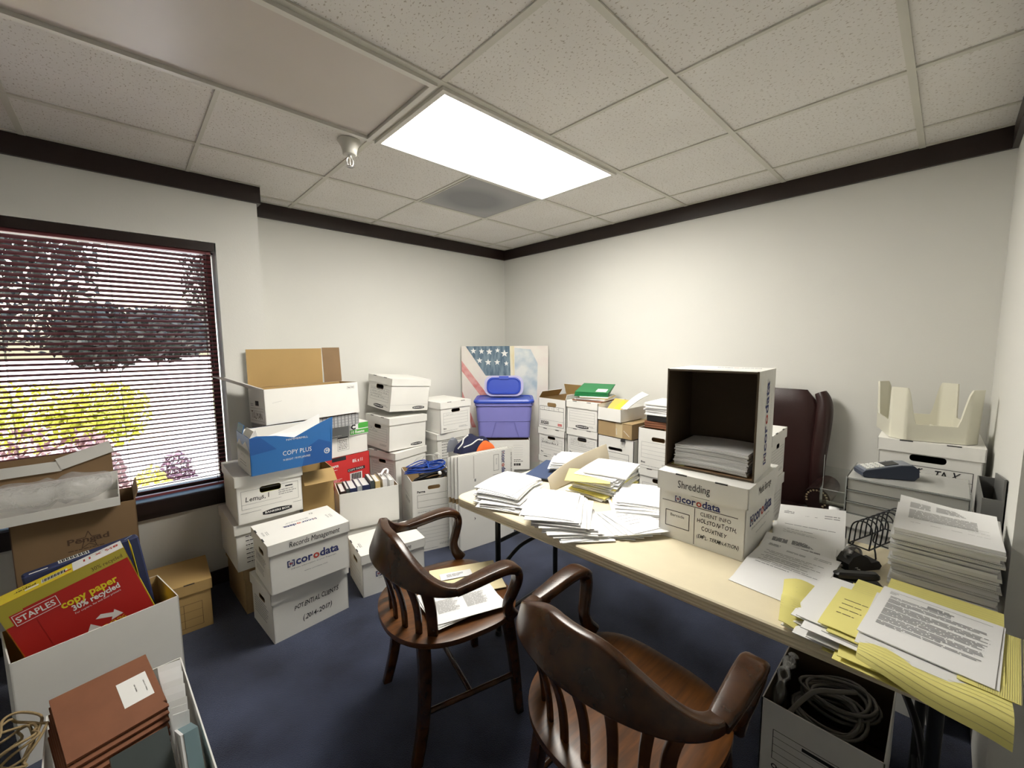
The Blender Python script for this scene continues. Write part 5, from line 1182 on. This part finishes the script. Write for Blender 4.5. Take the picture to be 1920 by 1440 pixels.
# ---------------------------------------------------------------- wooden court-style armchairs
def armchair(label, loc, yaw):
    t = thing('wooden_armchair', label, 'chair', (*loc,0), yaw)
    # crest rail: tall curved back tapering into the arms
    def ring(f):  # f -1..1 around the back
        a = f*R(98); x = -.055-.215*math.cos(a); y = .285*math.sin(a)/math.sin(R(98))*1.0
        y = max(-.29,min(.29,.287*math.sin(a)))
        g = abs(f); k = 1-min(1,max(0,(g-.12)/.80)); k = k*k*(3-2*k)
        top = .672+.140*k; bot = .642+.036*k; 
        return V((x,y,0)), top, bot, k
    q = MB(); secs = []; N = 44
    for i in range(N+1):
        f = -1+2*i/N; p, top, bot, k = ring(f); p2 = ring(min(1,f+.01))[0]; p1 = ring(max(-1,f-.01))[0]; tn = (p2-p1).normalized(); out = V((tn.y,-tn.x,0))
        th = .022+.004*k; lean = .050*k
        zc = (top+bot)/2; up = (V((0,0,1))*(top-bot)+out*lean).normalized()
        secs.append(rsec(p+V((0,0,zc))+out*lean*.4, out, up, th+.006*k+.022*(1-k), top-bot, .24, 4))
    q.strip(oakd, secs); q.build('crest_rail', t)
    for s in (1,-1):
        q = MB(); P = smoothpts([(-.07,s*.289,.657),(.00,s*.290,.668),(.08,s*.290,.680),(.135,s*.288,.680),(.172,s*.285,.660),(.180,s*.283,.620),(.165,s*.276,.570),(.150,s*.268,.530),(.155,s*.258,.490),(.178,s*.250,.455)],6); secs = []
        for i, p in enumerate(P):
            tn = (P[min(i+1,len(P)-1)]-P[max(i-1,0)]).normalized(); side = V((0,1,0)); nm = tn.cross(side).normalized(); f = i/len(P)
            w = .050+.018*math.sin(min(1,f/.5)*PI*.9) if f < .45 else .050-.012*min(1,(f-.45)*3); h = .032 if f < .3 else .034+.020*max(0,(f-.75)*4)
            secs.append(rsec(p, side, nm, w, h, .35, 4))
        q.strip(oakd, secs); q.build('arm', t)
    # seat: rounded at the back, dished
    q = MB(); n, k = 64, 10
    def outl(a):
        c, s_ = math.cos(a), math.sin(a); ex = 3.2 if c > 0 else 2.3
        r_ = (abs(c/.262)**ex+abs(s_/.262)**ex)**(-1/ex); return r_*c, r_*s_
    def top(x, y): return .462-.012*math.exp(-((x+.03)**2/.018+(abs(y)-.10)**2/.010))-.003
    vs = []
    for j in range(k+1):
        for i in range(n):
            x, y = outl(2*PI*i/n); f = j/k; x, y = x*f, y*f; vs.append((x,y,top(x,y)-(.006 if j == k else 0)))
    q.add(vs, [(j*n+i,(j+1)*n+i,(j+1)*n+(i+1)%n,j*n+(i+1)%n) for j in range(k) for i in range(n)], oak, smooth=True)
    rim = [outl(2*PI*i/n) for i in range(n)]
    lo = [(x,y,top(x,y)-.006) for x,y in rim]+[(x*1.0,y*1.0,.432) for x,y in rim]+[(x*.94,y*.94,.424) for x,y in rim]
    q.add(lo, [(j*n+i,(j+1)*n+i,(j+1)*n+(i+1)%n,j*n+(i+1)%n) for j in range(2) for i in range(n)], oak, smooth=True); q.add(lo[2*n:], [tuple(range(n))[::-1]], oak)
    q.build('seat', t)
    for f in (-.62,-.46,-.27,-.09,.09,.27,.46,.62):
        p, tp, bt_, kk = ring(f); b0 = V((p.x*.83+.01, p.y*.80, .450)); tp_ = V((p.x, p.y, bt_+.012)); tn = (ring(f+.01)[0]-ring(f-.01)[0]).normalized(); out = V((tn.y,-tn.x,0))
        w = .030 if abs(f) < .5 else .044; P = [b0.lerp(tp_, i/8)+out*(.016*math.sin(PI*i/8)) for i in range(9)]
        q = MB(); q.strip(oakd, [rsec(p_, tn, out, w*(.85+.15*i/8), .013, .3, 3) for i, p_ in enumerate(P)]); q.build('slat', t)
    for s in (1,-1):
        q = MB(); P = [V((.178,s*.205,.430)),V((.205,s*.207,.25)),V((.228,s*.213,.0))]; P = smoothpts(P,4)
        q.strip(oakd, [rsec(p, (1,0,0), (0,1,0), .046-.014*i/8, .046-.014*i/8, .2, 3) for i, p in enumerate(P)]); q.build('leg', t)
        q = MB(); P = smoothpts([(-.150,s*.165,.430),(-.152,s*.185,.30),(-.168,s*.202,.14),(-.200,s*.215,.0)],4)
        q.strip(oakd, [rsec(p, (1,0,0), (0,1,0), .050-.012*i/12, .036, .2, 3) for i, p in enumerate(P)]); q.build('leg', t)
        q = MB(); q.tube(oakd, [(.212,s*.21,.17),(-.165,s*.20,.17)], .011, 8); q.build('stretcher', t)
    q = MB(); q.tube(oakd, [(.02,-.205,.17),(.02,.205,.17)], .011, 8); q.build('stretcher', t)
    return t
armchair('varnished wooden armchair with papers on its seat, at the far end of the table', (-.053,-.017), -13)
armchair('varnished wooden armchair with an empty seat tucked under the table edge', (.030,-.803), -2.6)
sheet(.075,.005,-26,.4665,'manila folder under the papers on the chair seat',w=.30,h=.225,th=.004,m=mat('pale_manila_card',(.78,.68,.42),.7),name='folder',cat='folder')
for k in range(5): sheet(-.040+.006*(k%2),-.098-.003*k,-8-3*k,.4685+.0022*k,'printed white sheet stacked on the chair seat' if k < 4 else 'two-column printed sheet on top of the papers on the chair seat',w=.285,h=.225,th=.0018,m=paper,group='sheets on the chair seat' if k < 4 else None,kind='two' if k == 4 else None,inkm=inkl,seed=k)
sheet(.055,.055,-24,.4712,'small white printed slip on the manila folder on the chair seat',w=.14,h=.05,th=.0006,m=paper,kind='note')
# ---------------------------------------------------------------- left side: brown carton with tray and bag
carton('carton', 'plain carton on the floor below the brown star-marked carton', (-1.235,1.475,0), 1, .25, .25, .378, False, kraftd, kraftd, cat='carton')
def star(q, fr, u, v, s_, m):
    P = [(u+s_*(1 if k%2==0 else .42)*math.sin(k*PI/5), v+s_*(1 if k%2==0 else .42)*math.cos(k*PI/5)) for k in range(10)]
    for a, b in zip(P, P[1:]+P[:1]): q.seg(fr, a, b, .003, m)
def pen(q, F, w, d, h):
    f = F('F'); q.text(f, 'Pengad', w*.40, h*.56, .026, brni, w=w*.34, bold=.02); star(q, f, w*.57, h*.58, .042, brni); micro(q, f, w*.40, h*.46, w*.36, .012, 1, brni); q.rect(f, 0, h*.02, .003, h*.96, brni)
carton('carton', 'brown carton printed with a star, standing open by the window', (-1.163,1.475,.380), 1, .405, .262, .352, False, kraftd, kraftd, '', pen, cat='carton', flaps=[('R',.05,18,0,1,kraftd,kraftd)])
t = thing('mailing_tray', 'flat white cardboard tray with its raised lid lying across the brown carton', 'cardboard tray', (-1.23,1.44,.736), 1)
q = MB(); q.box(white2,-.22,.215,-.155,.155,0,.004); q.box(white2,-.22,.215,-.155,-.151,.004,.042); q.box(white2,-.22,.215,.151,.155,.004,.10); q.box(white2,.211,.215,-.151,.151,.004,.055); q.box(white2,-.22,-.216,-.151,.151,.004,.055); q.build('tray', t)
q = MB(); q.box(kraftd,-.18,.20,.157,.161,.10,.225,); q.box(white2,-.22,.02,.145,.150,.145,.195); q.box(white2,0,.20,.0,.005,0,.060, T(.02,.143,.150) @ RY(R(-17))); q.box(white2,-.235,-.17,.147,.152,.205,.245); q.build('lid_flap', t)
def bag(name, label, secs, m, seed):
    rg = random.Random(seed); q = MB(); S = []
    for (x,y,z,ry,rz) in secs:
        S.append([(x+rg.uniform(-.004,.004), y+ry*math.cos(2*PI*j/18)*(1+rg.uniform(-.05,.05)), z+rz*math.sin(2*PI*j/18)*(1+rg.uniform(-.05,.05))) for j in range(18)])
    q.strip(m, S); return tag(q.build(name), label, 'plastic bag')
xs = [-1.43+.0262*i for i in range(16)]
bubm, nt, b = nodemat('clear_bubble_bag'); b.inputs['Base Color'].default_value = (.62,.61,.60,1); b.inputs['Roughness'].default_value = .09; b.inputs['Alpha'].default_value = .38; b.inputs['Specular IOR Level'].default_value = .8
tcn = nt.nodes.new('ShaderNodeTexCoord'); n1 = nt.nodes.new('ShaderNodeTexNoise'); n1.inputs['Scale'].default_value = 28; n1.inputs['Detail'].default_value = 5; n1.inputs['Distortion'].default_value = 1.2; bp = nt.nodes.new('ShaderNodeBump'); bp.inputs['Strength'].default_value = .9; bp.inputs['Distance'].default_value = .012
nt.links.new(tcn.outputs['Object'], n1.inputs[0]); nt.links.new(n1.outputs[0], bp.inputs['Height']); nt.links.new(bp.outputs[0], b.inputs['Normal'])
bag('clear_bag', 'crinkled clear plastic bag of packing lying in the white tray', [(x, 1.415,   .822+.008*math.sin(i*.9)+(.012 if i > 9 else 0), .092*(1-.45*abs((i-7.5)/7.5)**4)*(.78 if i in (8,) else 1), .068*(1-.5*abs((i-7.5)/7.5)**4)*(.72 if i in (8,) else 1)) for i, x in enumerate(xs)], bubm, 3)
# ---------------------------------------------------------------- kraft file box on the carpet
def ke(q, F, w, d, h):
    f = F('F'); form(q, f, w*.10, h*.10, w*.78, h*.50, 3, brni, .0016, vline=[.35,.7])
carton('file_box', 'kraft brown lidded file box alone on the carpet below the window', (-.862,1.395,0), -2, .345, .32, .262, True, kraft2, kraft, '', ke, slots='F')
# ---------------------------------------------------------------- plain white box with the red carton standing in it
W1 = carton('open_box', 'tall plain white open box with a red and yellow paper carton standing in it', (-1.112,.960,0), 11.5, .475, .285, .400, False, white, kraft2, '', None)
# red paper carton, tilted in its plane
t = thing('paper_carton', 'red and yellow copy paper carton tilted in the plain white box', 'carton', (-1.097,.962,.268), 8)
t.rotation_euler = (R(-2), R(-15), R(6))
q = MB(); w_, d_, h_ = .362, .105, .350; z0 = -.03
fr = FR(w_,d_,h_,'F')
q.slab(red, kraft, fr, w_, h_, .003); q.slab(red, kraft, FR(w_,d_,h_,'K'), w_, h_, .003); q.slab(yellow, kraft, FR(w_,d_,h_,'R'), d_, h_, .003); q.slab(yellow, kraft, FR(w_,d_,h_,'L'), d_, h_, .003)
q.box(red,-w_/2+.003,w_/2-.003,-d_/2+.003,d_/2-.003,0,.004)
q.rect(fr, 0, h_*.87, w_, h_*.13, olive); q.rect(fr, w_*.0, h_*.74, w_*.16, h_*.13, olive, e=.0005)
q.rect(fr, w_*.06, h_*.70, w_*.34, h_*.155, red, e=.0008); q.ring(fr, w_*.07, h_*.715, w_*.32, h_*.125, .002, whi, e=.001); q.text(fr, 'STAPLES', w_*.085, h_*.745, h_*.065, whi, w=w_*.28, bold=.02, e=.0012)
q.text(fr, 'copy paper', w_*.38, h_*.655, h_*.085, yellow, w=w_*.46, bold=.03); q.text(fr, '30% recycled', w_*.44, h_*.575, h_*.065, whi, w=w_*.39, bold=.03); q.text(fr, 'For copiers, fax and laser printers', w_*.44, h_*.53, h_*.022, whi, w=w_*.38)
recyc(q, fr, w_*.60, h_*.22, .085, whi); q.text(fr, '30% recycled', w_*.70, h_*.90, h_*.045, brni, w=w_*.26)
q.text(fr, '30%', w_*.56, h_*.20, h_*.04, yellow, w=w_*.2); q.rect(fr, w_*.20, 0, .0015, h_*.70, mat('darker_red_crease_board',(.36,.015,.013),.5))
r = FR(w_,d_,h_,'R'); q.text(r @ T(d_*.62,h_*.5,0) @ RZ(PI/2), 'COPY PAPER 8½ x 11', 0, 0, .028, brni, w=h_*.42)
q.build('body', t)
q = MB(); q.box(yellow,-w_/2,w_/2,-d_/2,d_/2,h_-.003,h_); tf = FR(w_,d_,h_,'T')
q.rect(tf, w_*.58, d_*.02, w_*.42, d_*.96, whi); q.text(tf @ T(w_*.97,d_*.72,0) @ RZ(PI), '8½ x 11', 0, 0, .026, redi, w=w_*.30, bold=.03, e=.0012); q.text(tf @ T(w_*.90,d_*.84,0) @ RZ(PI), 'printer paper', 0, 0, .007, inkg, w=w_*.2, e=.0012)
q.rect(tf, w_*.34, d_*.30, w_*.20, d_*.36, whi)
for k in range(14): q.rect(tf, w_*.35+k*w_*.0125, d_*.33, w_*.006*(1+k%2*.6), d_*.30, ink, e=.0012)
q.rect(tf, w_*.52, d_*.30, w_*.05, d_*.12, redi, e=.001); q.text(tf @ T(w_*.30,d_*.62,0) @ RZ(PI), 'paper', 0, 0, .018, brni, w=w_*.16, bold=.02); q.text(tf @ T(w_*.26,d_*.80,0) @ RZ(PI), 'copy', 0, 0, .012, brni, w=w_*.1); q.rect(tf, w_*.22, d_*.30, w_*.10, d_*.14, whi); q.build('top_flap', t)
q = MB(); q.slab(yellow, yellow, frame((w_/2,-d_/2,h_*.55),(0,1,0),(.16,0,1)) , d_*.85, h_*.44, .002); q.build('side_flap', t)
t = thing('paper_carton', 'navy blue carton standing behind the red and yellow one', 'carton', (-1.088,1.058,.20), 9); t.rotation_euler = (R(-2), R(-6), R(9))
q = MB(); q.cbox(navy, .345, .050, .425, None, .006); tf = FR(.345,.05,.425,'T'); q.rect(tf, .10, .008, .09, .038, whi)
for k in range(14): q.rect(tf, .104+k*.006, .012, .003*(1+k%2*.6), .030, ink, e=.0012)
q.seg(tf,(.30,.01),(.33,.04),.004,tint); q.rect(tf,.02,.004,.05,.01,whi); q.build('body', t)
# ---------------------------------------------------------------- long open box at the near left with files
carton('open_box', 'long open white file box in the near corner, packed with brown folders and papers', (-1.030,.245,0), 3, .345, .63, .300, False, white, white2, '', None)
def leaf(name, label, c, w, h, yaw, pitch, m, th=.004, cat='folder', group=None, lab=None):
    o = thing(name, label, cat, c, 0, group); o.rotation_euler = Euler((R(pitch), 0, R(yaw)), 'XYZ')
    q = MB(); q.box(m,-w/2,w/2,-th/2,th/2,-h/2,h/2); q.build('cover', o)
    if lab: q = MB(); fr = frame((-w/2,-th/2,-h/2),(1,0,0),(0,0,1)); q.rect(fr, w*.60, h*.30, w*.32, h*.42, whi); micro(q, fr @ T(w*.88,h*.40,0) @ RZ(PI/2), 0,0,.05,.009,1,inkg); micro(q, fr @ T(w*.78,h*.46,0) @ RZ(PI/2), 0,0,.03,.009,1,inkg); q.build('file_label', o.children[0])
    return o
# brown folders lie tilted back, the top one showing its face
for k in range(6):
    o = leaf('folder', 'brown accordion folder stacked under the labelled one in the near open box' if k else 'brown accordion folder with a white label on top in the near open box', (-1.062-.001*k, .385-.010*k, .352-.017*k), .232, .235, 12, -70, redrope, .009 if k else .010, 'folder', 'brown folders in the near open box' if k else None, lab=(k == 0))
for k in range(9):
    q = sheetmesh([(-.938+.002*k,.32-.018*k,.20),(-.884-.001*(k%3),.315-.018*k,.20),(-.880-.003*(k%2),.46-.030*k,.358-.004*k),(-.944+.003*k,.47-.030*k,.358-.004*k)], paper if k%3 else papero, .004)
    tag(q.build('paper_sheet'), 'white sheaf of papers filed beside the brown folders in the near open box', 'paper', 'sheaves filed in the near open box')
o = leaf('binder', 'dark slate binder slanting behind the brown folders in the near open box', (-.990,.10,.235), .125, .25, 8, -38, bindg, .045, 'binder')
o = leaf('binder', 'teal binder with white page edges at the near end of the open box', (-.893,.080,.225), .045, .22, 8, -32, teal, .20, 'binder') if 0 else leaf('binder', 'teal binder with white page edges at the near end of the open box', (-.887,.085,.215), .034, .25, 4, -30, teal, .16, 'binder')
q = MB(); q.box(paper,-.0245,-.0175,-.078,.078,-.12,.1255); q.build('page_block', o)
q = MB(); rg = random.Random(8)
for k in range(5):
    P = [(-1.262+rg.uniform(-.02,.02)+.042*math.cos(a_)*(1+.3*k*.1), .42+.085*math.sin(a_)+rg.uniform(-.01,.01), .315+.012*k+.02*math.sin(2*a_+k)) for a_ in [2*PI*i/9 for i in range(9)]]
    q.tube(jute, smoothpts(P+[P[0]],5), .0038, 6)
tag(q.build('twine_hank'), 'loose hank of jute twine lying over the near open box', 'twine')
bag('canvas_pouch', 'pale yellow pouch under the twine in the near open box', [(-1.185+.004*i, .13+.010*i, .29, .050*math.sin(PI*(i+.6)/7.4), .022*math.sin(PI*(i+.6)/7.4)+.002) for i in range(7)], manila, 4)['category'] = 'pouch'
# ---------------------------------------------------------------- folders on the wall-side stacks
for k in range(4):
    o = leaf('folder', 'green card folder in the fanned set on the bannered file box' if k else 'green card folder with a white label, topmost on the bannered file box', (1.865-.004*k, .60+.004*k, 1.118-.0135*k), .27, .235, -72+3*k, -78-2*k, green, .006, 'folder', 'green folders on the bannered file box' if k else None)
    if k == 0: q = MB(); fr = frame((-.135,-.003,-.1175),(1,0,0),(0,0,1)); q.rect(fr,.165,.02,.085,.075,whi); q.build('file_label', o.children[0])
for k, (m, lb) in enumerate([(redrope,'flat brown folder at the bottom of the pile under the green folders'),(paper,'white papers lying between the brown and the green folders'),(papero,'second layer of white papers under the green folders'),(manila,'manila folder edge showing under the green folders'),(paper,'white sheet sticking out furthest under the green folders')]):
    sheet(1.855+.01*(k%2), .605-.008*k, -85+4*k, 1.0205+.0085*(k+1), lb, w=.27-.01*k, h=.24, th=.0075, m=m, name='folder' if m in (redrope,manila) else 'paper_sheet', cat='folder' if m in (redrope,manila) else 'paper')
for k in range(3): sheet(1.90,-.055+.004*k,-88+2*k,.888+.0165*(k+1),'brown accordion folder lying across the open box beside the taped carton',w=.29,h=.30,th=.014,m=redrope,name='folder',cat='folder',group='brown folders across the open box',B=lambda x,y:-.25*max(0,1.84-x)**2)
sheet(1.89,-.065,-88,.9375+.040,'thick black binder lying on the brown folders by the long wall',w=.27,h=.30,th=.038,m=black,name='binder',cat='binder')
pile(1.895,-.045,-87,.981,12,.085,'white sheaf in the stack on the black binder by the long wall','topmost white sheaf on the black binder by the long wall','sheaves on the black binder',jit=.012,rot=4,mats=[paper,papero],seed=31,w=.279,h=.30,th=None)
